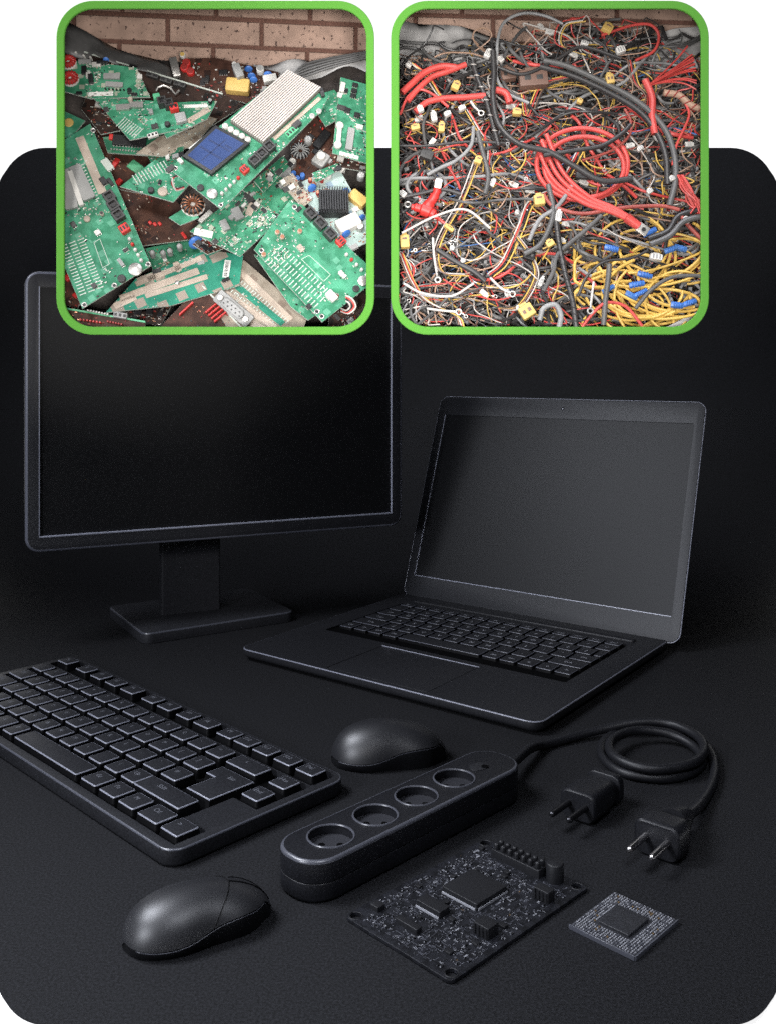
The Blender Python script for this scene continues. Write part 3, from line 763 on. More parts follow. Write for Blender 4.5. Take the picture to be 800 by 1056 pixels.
def brick_wall(rows, x0, x1, slope, d, label, bw, bh, off):
    """bricks with a real mortar joint, laid in courses that run slightly downhill to the right"""
    g = G(); o = P((x0 + x1) / 2, 30, d); box = box_of(x0)
    for i, y in enumerate(rows):
        x = x0 - bw + off[i]
        while x < x1 + 4:
            f = lambda px, py: (px, py + (px - x0) * slope)
            q = [f(x + 2, y + 2), f(x + bw - 2, y + 2), f(x + bw - 2, y + bh - 2), f(x + 2, y + bh - 2)]
            c = clip_poly(q, box)
            if len(c) > 2:
                j = R.uniform(-.0008, .0008); k = []
                for p in c:
                    if not k or math.hypot(p[0] - k[-1][0], p[1] - k[-1][1]) > .6: k.append(p)
                if len(k) > 2:
                    mx, my = sum(p[0] for p in k) / len(k), sum(p[1] for p in k) / len(k)
                    rings = [[P(*p, d + .008) - o for p in k], [P(*p, d + .0012 + j) - o for p in k], [P(p[0] + (mx - p[0]) * .8 / max(6, abs(mx - p[0])), p[1] + (my - p[1]) * .8 / max(6, abs(my - p[1])), d + j) - o for p in k]]
                    g.loft(rings)
            x += bw
    w = g.build('brick_wall', 'brick', loc=o, smooth=30); tag(w, label, 'wall')
    g = G(); q = clip_poly([(x0, 2), (x1, 2), (x1, rows[-1] + bh + 26), (x0, rows[-1] + bh + 26)], box)
    g.add([P(*p, d + .004) - o for p in q], [tuple(range(len(q)))]); g.build('mortar', 'mortar', w, smooth=0)

def sheet(grid, mat, name, label, cat, thick=.0008):
    """grid of rows of (px, py, d) points -> crinkled cloth"""
    g = G(); o = P(*grid[0][0]); n = len(grid[0])
    vs = [PC(*p) - o for r in grid for p in r]
    g.add(vs, [(i * n + j, i * n + j + 1, (i + 1) * n + j + 1, (i + 1) * n + j) for i in range(len(grid) - 1) for j in range(n - 1)])
    ob = g.build(name, mat, smooth=70, loc=o)
    m = ob.modifiers.new('cloth', 'SOLIDIFY'); m.thickness = thick * S
    return tag(ob, label, cat)

# ---- boards
class Board:
    def __init__(s, name, label, poly, d, gx=0., gy=0., mat='g1', ax=None, thick=.0016, edge='pad', group=None):
        cx = sum(p[0] for p in poly) / len(poly); cy = sum(p[1] for p in poly) / len(poly)
        dep = lambda p: d + gx * 1e-3 * (p[0] - cx) + gy * 1e-3 * (p[1] - cy)
        s.pts = [P(p[0], p[1], dep(p)) for p in poly]
        o = P(cx, cy, d); shown = clip_poly(poly if sum(poly[i - 1][0] * poly[i][1] - poly[i][0] * poly[i - 1][1] for i in range(len(poly))) > 0 else poly[::-1], box_of(200))
        # best plane through the first three spread points (they are coplanar up to perspective)
        a, b, c = s.pts[0], s.pts[len(poly) // 3], s.pts[2 * len(poly) // 3]
        nrm = (b - a).cross(c - a).normalized()
        if nrm.y > 0: nrm.negate()
        s.o, s.n = o, nrm
        i0, i1 = ax or (0, 1)
        xa = s.pts[i1] - s.pts[i0]; xa = (xa - nrm * xa.dot(nrm)).normalized(); ya = nrm.cross(xa)
        s.x, s.y = xa, ya
        s.W = Matrix(((xa.x, ya.x, nrm.x, o.x), (xa.y, ya.y, nrm.y, o.y), (xa.z, ya.z, nrm.z, o.z), (0, 0, 0, 1)))
        loc = []
        for p in shown:
            q = s.at(*p)
            if not loc or math.hypot(q[0] - loc[-1][0], q[1] - loc[-1][1]) > .0006: loc.append(q)
        if math.hypot(loc[0][0] - loc[-1][0], loc[0][1] - loc[-1][1]) < .0006: loc.pop()
        area_ = sum(loc[i - 1][0] * loc[i][1] - loc[i][0] * loc[i - 1][1] for i in range(len(loc)))
        if area_ < 0: loc.reverse()
        s.poly = loc; s.k = (ZF + d) / F
        g = G(); g.slab(loc, -thick, -.0002, 1); g.slab(inset(loc, .0001), -.0002, 0, 0)
        s.ob = g.build(name, [mat, edge], smooth=0, mw=s.W)
        tag(s.ob, label, 'circuit board', group)
        s.parts = {}
    def at(s, px, py):
        r = Vector(((px - 400) / F, 1, -(py - YH) / F)); c = Vector((0, 0, H))
        t = s.n.dot(s.o - c) / s.n.dot(r); q = c + r * t - s.o
        return (q.dot(s.x), q.dot(s.y))
    def T(s, px, py, rot=0.):
        x, y = s.at(px, py); return Matrix.Translation((x, y, 0)) @ Matrix.Rotation(radians(rot), 4, 'Z')
    def put(s, g, name, mats, smooth=35): return g.build(name, mats, s.ob, smooth)
    def chip(s, px, py, w, h, z=2., mat='blk', name='chip', rot=0., legs=True):
        k = s.k; g = G(); T = s.T(px, py, rot); w, h, z = w * k, h * k, z * k
        g.slab(rrect(w, h, .0003, 1), .0002, z, 0, bt=.0003, T=T)
        if legs:
            n = max(3, int(w / (3.0 * k)))
            for i in range(n):
                for q in (-1, 1): g.box(((i + .5) * w / n - w / 2, q * (h / 2 + .0004), .0004), (w / n * .5, .0010, .0006), 1, T=T)
        return s.put(g, name, [mat, 'slv'], 0)
    def cap(s, px, py, r, h, mat='blk2', topm='slv', name='capacitor'):
        k = s.k; g = G(); g.cyl((0, 0, 0), r * k, h * k, 0, 16, s.T(px, py), bev=r * k * .15); g.cyl((0, 0, h * k), r * k * .8, .0001, 1, 14, s.T(px, py))
        return s.put(g, name, [mat, topm])
    def jack(s, px, py, w=10, h=9, z=9, rot=0.):
        k = s.k; g = G(); T = s.T(px, py, rot); w, h, z = w * k, h * k, z * k; f = w * .16
        g.box((0, 0, z * .3), (w, h, z * .6), 0, T=T)
        for a in (-1, 1):
            g.box((a * (w - f) / 2, 0, z * .8), (f, h, z * .4), 0, T=T); g.box((0, a * (h - f) / 2, z * .8), (w - 2 * f, f, z * .4), 0, T=T)
        g.cyl((0, 0, z * .6), w * .22, z * .22, 1, 12, T)
        return s.put(g, 'jack', ['blk2', 'blk'], 0)
    def block(s, px, py, w, h, z, mat, name='connector', rot=0., notch=0):
        k = s.k; g = G(); T = s.T(px, py, rot); w, h, z = w * k, h * k, z * k
        g.slab(rrect(w, h, min(w, h) * .12, 2), 0, z, 0, bt=min(w, h) * .08, T=T)
        for i in range(notch): g.box((w * ((i + .5) / notch - .5), 0, z), (w / notch * .55, h * .5, .0006), 1, T=T)
        return s.put(g, name, [mat, 'blk'], 30)
    def led(s, px, py, r=2., h=4., mat='wht', name='led'):
        k = s.k; g = G(); T = s.T(px, py); g.cyl((0, 0, 0), r * k, h * k, 0, 12, T); g.ball((0, 0, h * k), r * k, 0, 10, T); return s.put(g, name, mat)
    def coin(s, px, py, r=6, mat='slv', name='button_cell'):
        k = s.k; g = G(); g.cyl((0, 0, 0), r * k, 2.5 * k, 0, 24, s.T(px, py), bev=.4 * k); return s.put(g, name, mat)
    def disc(s, px, py, r, mat='blu', rot=0.):
        k = s.k; g = G(); T = s.T(px, py, rot) @ Matrix.Translation((0, 0, r * k)) @ Matrix.Rotation(pi / 2.6, 4, 'X')
        g.ball((0, 0, 0), r * k, 0, 16, T, sz=.38); return s.put(g, 'disc_capacitor', mat)
    def toroid(s, px, py, Rr=8, mat='cop', rot=0., base=True):
        k = s.k; T = s.T(px, py, rot); g = G(); g.torus((0, 0, 3.6 * k), Rr * .66 * k, Rr * .34 * k, 0, 28, 8, T)
        n = 15
        for i in range(n):
            a = 2 * pi * i / n; c_, s_ = cos(a), sin(a)
            T2 = T @ Matrix.Translation((Rr * .66 * k * c_, Rr * .66 * k * s_, 3.6 * k)) @ Matrix.Rotation(a, 4, 'Z') @ Matrix.Rotation(pi / 2, 4, 'X')
            g.torus((0, 0, 0), Rr * .37 * k, Rr * .065 * k, 1, 12, 5, T2)
        o = s.put(g, 'coil', ['redd' if mat == 'red' else 'blk', mat])
        if base: g = G(); g.cyl((0, 0, 0), Rr * 1.08 * k, .8 * k, 0, 24, T); g.build('coil_base', 'wht', s.ob)
        return o
    def sticker(s, px, py, w, h, rot=0., bars=8):
        k = s.k; T = s.T(px, py, rot); g = G(); w, h = w * k, h * k
        g.slab(rrect(w, h, .0002, 1), 0, .00018, 0, T=T); rr = random.Random(int(px * 7 + py)); x = -w * .42
        while bars and x < w * .42:
            b = rr.uniform(.3, 1.0) * k; g.box((x + b / 2, h * .06, .00022), (b, h * .55, .0001), 1, T=T); x += b + rr.uniform(.4, 1.1) * k
        return s.put(g, 'sticker', ['lbl', 'blk2'], 0)
    def strip(s, pa, pb, w, mat='tanc', name='copper_strip', z=.3):
        k = s.k; a = Vector(s.at(*pa)); b = Vector(s.at(*pb)); m = (a + b) / 2; dv = b - a
        g = G(); g.slab(rrect(dv.length, w * k, w * k * .1, 2), 0, z * k, 0, T=Matrix.Translation((m.x, m.y, 0)) @ Matrix.Rotation(math.atan2(dv.y, dv.x), 4, 'Z'))
        return s.put(g, name, mat, 0)
    def pins(s, pa, pb, n, rows=1, gap=3., mat='red', h=3., name='pin_row', body=None, r=.8):
        k = s.k; a = Vector(s.at(*pa)); b = Vector(s.at(*pb)); dv = (b - a); u = dv.normalized(); v = Vector((-u.y, u.x)); rot = math.atan2(u.y, u.x); g = G()
        for j in range(rows):
            for i in range(n):
                p = a + dv * (i / max(1, n - 1)) + v * gap * k * j; g.box((p.x, p.y, h * k / 2), (r * 2 * k, r * 2 * k, h * k), 0, rot)
        if body:
            p = (a + b) / 2 + v * gap * k * (rows - 1) / 2; g.box((p.x, p.y, .6 * k), (dv.length + 3 * k, (gap * rows) * k, 1.2 * k), 1, rot)
        return s.put(g, name, [mat, body or mat], 0)
    def pads(s, pa, pb, n, ln, rows=1, gap=7., mat='pad', w=.9):
        """rows of short silkscreen and solder bars across the line pa-pb"""
        k = s.k; a = Vector(s.at(*pa)); b = Vector(s.at(*pb)); dv = (b - a); u = dv.normalized(); v = Vector((-u.y, u.x)); rot = math.atan2(u.y, u.x); g = G()
        for j in range(rows):
            for i in range(n):
                p = a + dv * (i / max(1, n - 1)) + v * gap * k * (j - (rows - 1) / 2); g.box((p.x, p.y, .0001), (w * k, ln * k, .0003), 0, rot)
                q = p + v * ln * k * .6; g.box((q.x, q.y, .0003), (w * 1.5 * k, w * 1.5 * k, .0006), 0, rot)
        return s.put(g, 'solder_pads', [mat], 0)
    def outline(s, pts, mat='pad', w=.5):
        k = s.k; g = G(); q = [Vector(s.at(*p)) for p in pts]
        for i in range(len(q)):
            a, b = q[i - 1], q[i]; m = (a + b) / 2; dv = b - a; g.box((m.x, m.y, .0001), (dv.length, w * k, .0002), 0, math.atan2(dv.y, dv.x))
        return s.put(g, 'printed_outline', [mat], 0)
    def inside(s, p):
        c = False; q = s.poly
        for i in range(len(q)):
            a, b = q[i - 1], q[i]
            if (a[1] > p[1]) != (b[1] > p[1]) and p[0] < (b[0] - a[0]) * (p[1] - a[1]) / (b[1] - a[1]) + a[0]: c = not c
        return c
    def scatter(s, n, seed, avoid=(), mats=('pad', 'blk', 'slv', 'tanc', 'wht'), big=0, size=1.):
        """tiny surface parts all over the board (one part), plus some chips of their own"""
        rr = random.Random(seed); k = s.k; xs = [p[0] for p in s.poly]; ys = [p[1] for p in s.poly]
        av = [(*s.at(a, b), r * k) for a, b, r in avoid]; g = G(); c = 0; tries = 0; mats = list(mats)
        cl = [(rr.uniform(min(xs), max(xs)), rr.uniform(min(ys), max(ys))) for _ in range(max(3, n // 22))]
        while c < n and tries < n * 30:
            tries += 1
            if rr.random() < .7:
                q = rr.choice(cl); p = (q[0] + rr.gauss(0, 7 * k), q[1] + rr.gauss(0, 7 * k))
            else: p = (rr.uniform(min(xs), max(xs)), rr.uniform(min(ys), max(ys)))
            if not s.inside(p) or any((p[0] - a) ** 2 + (p[1] - b) ** 2 < r * r for a, b, r in av): continue
            a, b = rr.choice(((1.2, .8), (1.8, .7), (.8, 1.6), (2.4, 1.2), (.7, .7), (3.0, .6)))
            g.box((p[0], p[1], .4 * k), (a * k * size, b * k * size, rr.uniform(.5, 1.1) * k), rr.randrange(len(mats))); c += 1
        o = s.put(g, 'surface_parts', mats, 0); o['kind'] = 'stuff'
        for i in range(big):
            for _ in range(30):
                p = (rr.uniform(min(xs), max(xs)), rr.uniform(min(ys), max(ys)))
                if s.inside(p) and not any((p[0] - a) ** 2 + (p[1] - b) ** 2 < r * r for a, b, r in av): break
            else: continue
            w, h = rr.choice(((7, 5), (5, 5), (9, 5), (4, 6), (6, 3))); gg = G(); mat = rr.choice(('blk', 'blk', 'blk2', 'gry', 'wht'))
            T = Matrix.Translation((p[0], p[1], 0)); gg.slab(rrect(w * k * size, h * k * size, .0003, 1), 0, rr.uniform(1.5, 3.) * k, 0, bt=.0002, T=T)
            for j in range(4):
                for q in (-1, 1): gg.box(((j - 1.5) * w * k * size / 4, q * (h / 2 * k * size + .0003), .0003), (w * k * size / 8, .0008, .0005), 1, T=T)
            s.put(gg, 'chip', [mat, 'slv'], 0)
        return s
    def mount_holes(s, pts, r=2.4):
        for p in pts: g = G(); g.torus((0, 0, .0001), r * s.k, .6 * s.k, 0, 16, 5, s.T(*p), sz=.5); g.cyl((0, 0, -.0001), r * s.k * .9, .0002, 1, 14, s.T(*p)); s.put(g, 'mounting_hole', ['slv', 'blk'])

def wire_pts(pts): return [PC(*p) for p in spline(pts, 8)]

def left_box():
    picture_box(58, 386, 0, 345, 'square green frame holding a heap of green circuit boards, left of two')
    brick_wall([-17, 11.5, 39.5, 67], 61, 383, .045, .128, 'speckled brown brick wall behind the heap of circuit boards', 97, 28, [65, 15, 62, 10])
    rr = random.Random(11)
    # dark lining that closes the back of the heap, and the crumpled pale rim of the bag
    rows = []
    for i in range(12):
        v = i / 11; row = []
        for j in range(26):
            x = 60 + 325 * j / 25
            top = 19 + (x - 66) * .62 if x < 135 else 58 + (x - 135) * .11 if x < 270 else 72 - (x - 270) * .13
            row.append((x, top + (342 - top) * v, .118 - .045 * v + rr.uniform(-.002, .002)))
        rows.append(row)
    sheet(rows, 'bagdk', 'bulk_bag', 'dark crumpled bag lining under the heap of circuit boards', 'bag')
    rows = []
    for i in range(5):
        row = []
        for j in range(18):
            u = j / 17; x = 62 + 115 * u
            top = 18 + 52 * u ** .8 - 6 * sin(u * 9) * .35
            row.append((x, top + i * (9 - 3 * u) * .55 * (1 + .7 * (x < 90)), .112 - .004 * i + .0035 * sin(u * 19 + i)))
        rows.append(row)
    sheet(rows, 'w_gry', 'bag_rim', 'grey folded rim of the bag at the upper left corner of the left frame', 'bag rim')
    rows = []
    for i in range(5):
        row = []
        for j in range(22):
            u = j / 21; x = 262 + 121 * u
            row.append((x, 66 - 9 * u + 2.5 * sin(u * 14) + i * (5.5 + 2 * sin(u * 6)) * .8, .112 - .003 * i + .004 * sin(u * 17 + i * 1.3)))
        rows.append(row)
    sheet(rows, 'bag', 'bag_rim', 'pale crumpled rim of the bag in front of the bricks behind the ribbed heat sink', 'bag rim')
    g = G()
    for k in range(5): g.tube([p - P(330, 70, .1) for p in wire_pts([(292 + k * 3, 84 - k * 2, .100), (315, 78 - k * 3, .098), (338, 70 - k * 2.5, .097), (360, 64 - k * 2, .098), (383, 58 - k * 1.5, .1)])], .0012, n=6)
    o = g.build('cable_bundle', 'w_gry', loc=P(330, 70, .1)); tag(o, 'bundle of dark grey cables lying along the pale bag rim', 'cables')
    # --- rearmost boards
    b = Board('circuit_board', 'brown board with yellow transformer and blue capacitors under the brick wall', [(186, 60), (222, 59), (288, 74), (286, 92), (254, 106), (185, 88)], .098, .05, -.25, 'br')
    b.scatter(90, 1, mats=('pad', 'blk', 'redd', 'cop', 'wht'), big=6)
    b.block(246, 91, 24, 15, 9, 'yel', 'transformer', -8); b.block(247, 79, 8, 16, 14, 'gry', 'transformer_core', 20)
    for q in ((257, 73), (260, 80), (262, 84)): b.disc(*q, 4.2)
    b.cap(269, 74, 4, 8, 'wht', 'gry'); b.cap(242, 67, 2.4, 4, 'wht', 'wht'); b.block(279, 83, 14, 8, 7, 'wht', 'film_capacitor', 10); b.disc(277, 79, 4.5)
    for q in ((193, 66), (197, 75), (191, 71)): b.cap(*q, 4.2, 5, 'red', 'redd')
    b.block(181, 70, 8, 22, 4, 'slv', 'bracket', 12); b.cap(189, 58, 3, 5, 'wht', 'yel')
    b = Board('circuit_board', 'dark board standing on edge across the upper left of the heap', [(64, 46), (150, 71), (231, 97), (252, 108), (214, 132), (150, 118), (64, 74)], .091, .0, -.30, 'brd')
    b.scatter(70, 2, mats=('blk', 'blk2', 'redd', 'gry'), big=4)
    for q in ((80, 57), (88, 60), (95, 62)): b.led(*q, 1.3, 6, 'wht')
    for q in ((158, 79), (172, 84), (186, 88)): b.block(*q, 13, 5, 4, 'blk2', 'connector', 0, 2)
    b.strip((64, 46.6), (230, 97), 1.5, 'pad', 'board_edge', 1.2)
    g = G(); g.tube([b.W @ Vector((*b.at(*q), .004)) - b.o for q in ((162, 96), (164, 92), (170, 90), (177, 93), (182, 99), (186, 95))], .0012, n=6); o = g.build('wire_scrap', 'slv', loc=b.o); tag(o, 'bent bare metal clip on the dark upright board', 'clip')
    b = Board('circuit_board', 'dark brown board speckled with copper in the middle of the heap', [(112, 178), (128, 196), (180, 205), (205, 230), (202, 246), (148, 253), (120, 215)], .062, .1, -.35, 'br')
    b.scatter(70, 3, mats=('cop', 'redd', 'tanc'), size=.8)
    for q in ((155, 230), (160, 231.5), (165, 231)): b.block(*q, 4, 3, 2, 'red', 'red_part')
    b.block(190, 243, 8, 3, 2, 'red', 'red_part', -5)
    b = Board('circuit_board', 'brown board with red parts beside the top of the big left board', [(98, 130), (125, 150), (190, 160), (190, 175), (150, 200), (124, 195), (108, 168)], .076, .1, -.35, 'br')
    b.scatter(60, 4, mats=('cop', 'redd', 'tanc', 'blk'), size=.9)
    b.block(119, 169, 5, 12, 3, 'red', 'red_part', 10); b.block(123, 188, 5, 7, 3, 'red', 'red_part'); b.block(140, 172, 16, 11, 1, 'grn', 'green_part', 0)
    b = Board('circuit_board', 'narrow grey brown strip board left of the display', [(140, 158), (165, 140), (214, 119), (224, 122), (200, 150), (168, 161)], .066, .2, -.35, 'tan'); b.scatter(50, 5, mats=('tanc', 'pad', 'blk', 'gry'))
    b = Board('circuit_board', 'green board carrying one big square black chip', [(106, 141), (176, 133), (152, 160), (111, 157)], .062, .1, -.35, 'g4', ax=(3, 2)); b.chip(134, 146, 34, 12, 3); b.pins((115, 154), (148, 157), 12, 1, 3, 'slv', 1.5); b.block(115, 142, 4, 6, 3, 'red', 'red_part')
    b = Board('circuit_board', 'dark board crowded with coils and capacitors between the heat sink and right edge', [(300, 150), (330, 112), (358, 110), (352, 162), (340, 192), (304, 200)], .070, .1, -.3, 'br'); b.scatter(90, 6, mats=('cop', 'tanc', 'blk', 'redd', 'wht'), big=5)
    b.toroid(310, 157, 9, 'gry', 0, False); b.block(331, 166, 16, 14, 7, 'gry', 'relay'); b.cap(331, 165, 4.5, 11, 'wht', 'wht'); b.block(332, 145, 22, 9, 5, 'blk', 'connector'); b.cap(318, 147, 4, 8, 'gry', 'slv')
    for q in ((303, 181), (307, 186), (312, 183)): b.cap(*q, 2.6, 7, 'blu', 'blu')
    for q in ((331, 125), (337, 128), (333, 133)): b.led(*q, 1.1, 2, 'red')
    b.cap(302, 170, 4, 9, 'slv', 'wht'); b.block(354, 174, 9, 5, 3, 'wht', 'sticker_block', 25); b.block(290, 180, 22, 18, 4, 'gry', 'bracket', -50)
    b = Board('circuit_board', 'small bare green board peeping out above the right end of the ribbed heat sink', [(316, 100), (345, 92), (352, 100), (346, 124), (336, 130)], .058, .1, -.3, 'g1'); b.scatter(30, 7)
    b = Board('circuit_board', 'green corner with a yellow dot at the left edge', [(62, 112), (88, 124), (72, 143), (62, 139)], .060, .1, -.2, 'g1'); b.cap(71, 126, 5, .8, 'yel', 'yel', 'yellow_dot')
    # --- upper left board with coils
    b = Board('circuit_board', 'busy green board with two red wound coils at the upper left', [(64, 64), (86, 62), (141, 69.5), (155, 99.5), (93, 101), (64, 93)], .060, .1, -.40, 'g2', ax=(4, 3))
    b.scatter(150, 8, avoid=((72, 70, 16), (73, 84, 16), (122, 82, 18)), big=6)
    b.toroid(71, 65, 7.5, 'red'); b.toroid(73, 82, 8, 'red'); b.chip(94, 82, 5, 12, 3, rot=6); b.chip(87, 73, 5, 10, 3); b.chip(88, 64, 13, 4, 3, 'gry'); b.chip(106, 65, 12, 4, 3)
    b.sticker(104, 96.5, 25, 5, 0, 0); b.strip((107, 79), (124, 79), 7, 'gry', 'heat_spreader', 2); b.strip((109, 87), (127, 88), 6, 'gry', 'heat_spreader', 2); b.pins((109, 92), (128, 93), 6, 1, 3, 'blk', 2); b.disc(110, 63, 3)
    b = Board('circuit_board', 'green and tan board lying under the black and red sockets at the upper middle', [(150, 106), (224, 103.5), (214, 122), (172, 142)], .056, .1, -.40, 'g2', ax=(0, 1))
    b.scatter(50, 91); b.sticker(202, 109, 24, 4, 0, 0); b.strip((192, 126), (216, 112), 6, 'tanc'); b.cap(217, 105, 2.4, 4, 'blk', 'gry')
    # --- second board
    b = Board('circuit_board', 'long green board with black and red sockets just left of the display', [(96, 100), (168, 104), (199, 130), (134, 144)], .050, .1, -.42, 'g1', ax=(3, 2))
    b.scatter(110, 9, avoid=((170, 110, 12),), big=3); b.jack(168, 108, 9, 9, 9); b.jack(175, 110, 9, 9, 9); b.block(180, 113, 9, 8, 7, 'red', 'red_switch', 0, 2); b.block(187, 123, 11, 12, 5, 'gry', 'clear_cover', 0)
    b.strip((120, 112), (134, 111), 7, 'slv', 'metal_can', 3); b.strip((134, 109), (148, 109), 7, 'slv', 'metal_can', 3); b.pads((124, 126), (142, 138), 9, 12, 1); b.block(162, 101, 7, 6, 5, 'grn', 'terminal'); b.cap(135, 104, 2.5, 5, 'tanc', 'tanc')
    b.block(158, 140, 11, 5, 3, 'wht', 'connector', 6, 3); b.cap(173, 129, 3, 4, 'blk', 'blk2')
    # --- right upper board
    b = Board('circuit_board', 'green board leaning at the right edge beside the ribbed heat sink', [(351.5, 79), (384, 88), (384, 170), (343, 157.5)], .052, .25, -.2, 'g1', ax=(0, 1))
    b.scatter(110, 10, avoid=((351, 137, 14), (365, 143, 10)), big=4)
    for q in ((366, 88), (365, 94), (364, 99)): b.chip(*q, 6, 4, 3)
    b.chip(358, 114, 6, 5, 3); b.chip(368, 119, 6, 5, 3); b.strip((362, 133), (359, 155), 7, 'gry', 'connector', 4); b.strip((350, 130), (348, 152), 4.5, 'wht', 'bracket', 3)
    for q in ((350, 130), (348, 150)): b.cap(*q, 4, 4, 'wht', 'wht')
    b.sticker(360, 160, 20, 4, 0, 0); b.chip(353, 90, 5, 11, 2, 'wht')
    # --- power board at right
    b = Board('circuit_board', 'pale power supply board with a black finned heat sink at the right edge', [(305, 190), (348, 170), (390, 245), (352, 262)], .044, .1, -.35, 'pale', ax=(0, 1))
    b.scatter(110, 12, mats=('pad', 'blk', 'cop', 'redd', 'gry'), big=3)
    g = G(); T = b.T(344, 213, -28); k = b.k; g.box((0, 0, 6 * k), (30 * k, 26 * k, 12 * k), 0, T=T)
    for i in range(12): g.box((-14 * k + i * 2.55 * k, 0, 15 * k), (1.0 * k, 26 * k, 8 * k), 0, T=T)
    b.put(g, 'finned_heat_sink', 'blk', 0)
    b.block(359, 233, 25, 15, 10, 'wht', 'relay', 0); b.block(369, 207, 12, 20, 8, 'yel', 'transformer', 20)
    for q, r in (((322, 196), 5), ((356, 200), 5), ((357, 243), 5), ((373, 226), 4)): b.disc(*q, r)
    for q in ((328, 200), (324, 191), (332, 187), (320, 187)): b.cap(*q, 2.2, 5, 'redd', 'cop')
    for q in ((334, 184), (339, 183)): b.cap(*q, 3, 5, 'wht', 'wht')
    b.coin(320, 205, 3, 'slv', 'metal_post'); b.cap(371, 236, 4, 8, 'slv', 'wht'); b.block(353, 174, 10, 6, 3, 'wht', 'sticker_block', 25); b.cap(372, 184, 4, 8, 'gry', 'slv')
    # --- centre left board
    b = Board('circuit_board', 'plain green board with wires at its corner in the centre of the heap', [(124, 192), (160, 164), (199, 186), (179, 208)], .034, .15, -.35, 'g1', ax=(3, 0))
    b.scatter(50, 13, big=0); b.pads((140, 186), (172, 171), 11, 6, 2, 5); b.cap(156, 197, 3.4, 4, 'blk', 'blk2'); b.coin(168, 198, 5, 'tanc', 'buzzer'); b.chip(165, 188, 3, 5, 2, 'blk')
    # --- lower middle board with bare copper
    b = Board('circuit_board', 'teal board with wide bare copper lands at the bottom of the heap', [(109, 322), (140, 287), (214, 257), (251, 263), (247, 294), (176, 315)], .036, .1, -.42, 'g3', ax=(1, 2))
    for pa, pb, w in (((124, 308), (205, 279), 8), ((140, 293), (208, 266), 6), ((150, 305), (214, 285), 6), ((118, 316), (140, 306), 7), ((152, 287), (160, 284), 9), ((180, 276), (186, 274), 12)): b.strip(pa, pb, w)
    b.scatter(60, 14, mats=('pad', 'slv', 'tanc'), size=.8); b.sticker(234, 277, 21, 6.5, 58, 9); b.chip(233, 289, 8, 3, 3, rot=0); b.coin(183, 292, 2.4, 'slv', 'metal_post')
    for q in ((158, 264), (169, 264), (176, 262), (186, 257)): b.led(*q, 3, 7, 'gry')
    b.disc(203, 254, 8)
    # --- middle dense board
    b = Board('circuit_board', 'dense board packed with small chips in the centre under the display', [(196, 238), (255, 193), (289, 226), (248, 264)], .026, .15, -.30, 'g2', ax=(3, 2))
    b.scatter(260, 15, avoid=((199, 213, 12), (230, 232, 8)), big=10, mats=('pad', 'blk', 'slv', 'wht', 'tanc', 'blk2')); b.chip(232, 233, 12, 7, 4, 'gry', rot=70); b.chip(245, 221, 14, 9, 4, 'gry', rot=70); b.chip(257, 204, 12, 7, 4, 'blk2', rot=70)
    b.strip((256, 222), (262, 208), 7, 'tanc', 'heat_spreader', 1.5); b.sticker(210, 240, 19, 8, -58, 0); b.strip((206, 230), (218, 219), 5, 'slv', 'crystal', 4)
    b = Board('circuit_board', 'tiny green board under the copper wound coil', [(174, 224), (194, 212), (206, 224), (186, 232)], .030, .1, -.3, 'g1'); b.toroid(199.5, 212, 11.5, 'cop')
    # --- tan strips board and big bottom-right board
    b = Board('circuit_board', 'tan board of long bare strips under the big lower right board', [(244, 268), (252, 268), (318, 325), (312, 341), (236, 341), (215, 304)], .040, .1, -.4, 'tan', ax=(1, 2))
    for k in range(4): b.strip((246 - k * 11, 278 + k * 9), (300 - k * 8, 330 + k * 4), 7, ('tanc', 'g3', 'tanc', 'tanc')[k])
    b.pads((243, 287), (296, 332), 20, 4, 1, 5); b.pads((232, 296), (280, 334), 16, 4, 1, 5); b.scatter(40, 16, mats=('pad', 'slv', 'tanc'))
    b = Board('circuit_board', 'green board edge tucked under the big lower right board', [(262, 262), (290, 270), (330, 322), (318, 330), (300, 316)], .034, .15, -.3, 'g1'); b.scatter(25, 17)
    b = Board('circuit_board', 'largest clean green board with three black sockets at the lower right', [(299, 206), (312, 211), (383, 276), (383, 292), (332.5, 332), (262, 257)], .020, .20, -.22, 'g1', ax=(5, 4))
    for q in ((320, 222), (330, 232), (340, 243)): b.jack(*q, 12, 10, 9, 0)
    b.block(351, 250, 9, 9, 6, 'red', 'red_switch', 0, 3); b.pads((282, 262), (332, 309), 17, 5.5, 3, 9.5); b.outline([(319, 263), (341, 283), (334, 290), (311, 267)])
    for i in range(5): b.led(357 + i * 5.2, 263 + i * 5.2, 1.8, 3.2, 'red' if i == 1 else 'wht')
    b.coin(374, 290, 5.5); b.cap(367, 298, 3.6, 3, 'blk2', 'blk'); b.block(341.5, 306, 12, 8, 6, 'wht', 'wire_connector', 0); b.mount_holes([(332, 326), (270, 258), (304, 213), (327, 321)], 2.2)
    b.chip(310, 256, 8, 5, 2, 'tanc', rot=0); b.chip(353, 283, 9, 4, 2, 'wht'); b.scatter(150, 18, avoid=((328, 275, 20), (330, 232, 14), (307, 286, 22)), big=3)
    for q in ((309, 239), (291, 245), (286, 240), (272, 263)): b.cap(*q, 2.5, 4, 'tanc', 'cop')
    for i, c in enumerate(('w_wht', 'w_red', 'w_blk', 'w_wht')):
        g = G(); e = b.W @ Vector((*b.at(345 + i * .6, 306 + i), .004)); inv = b.W.inverted()
        pts = spline([b.W @ Vector((*b.at(344, 304 + i * 2), .005)), P(352, 304 + i * 1.6, .018), P(362 - i, 307 + i * 1.5, .014), P(367 - i * 2, 316, .016), P(360 - i, 323 - i, .02), P(352, 321 - i, .024)], 8)
        g.tube([inv @ p for p in pts], .00085, n=6); b.put(g, 'lead', c)
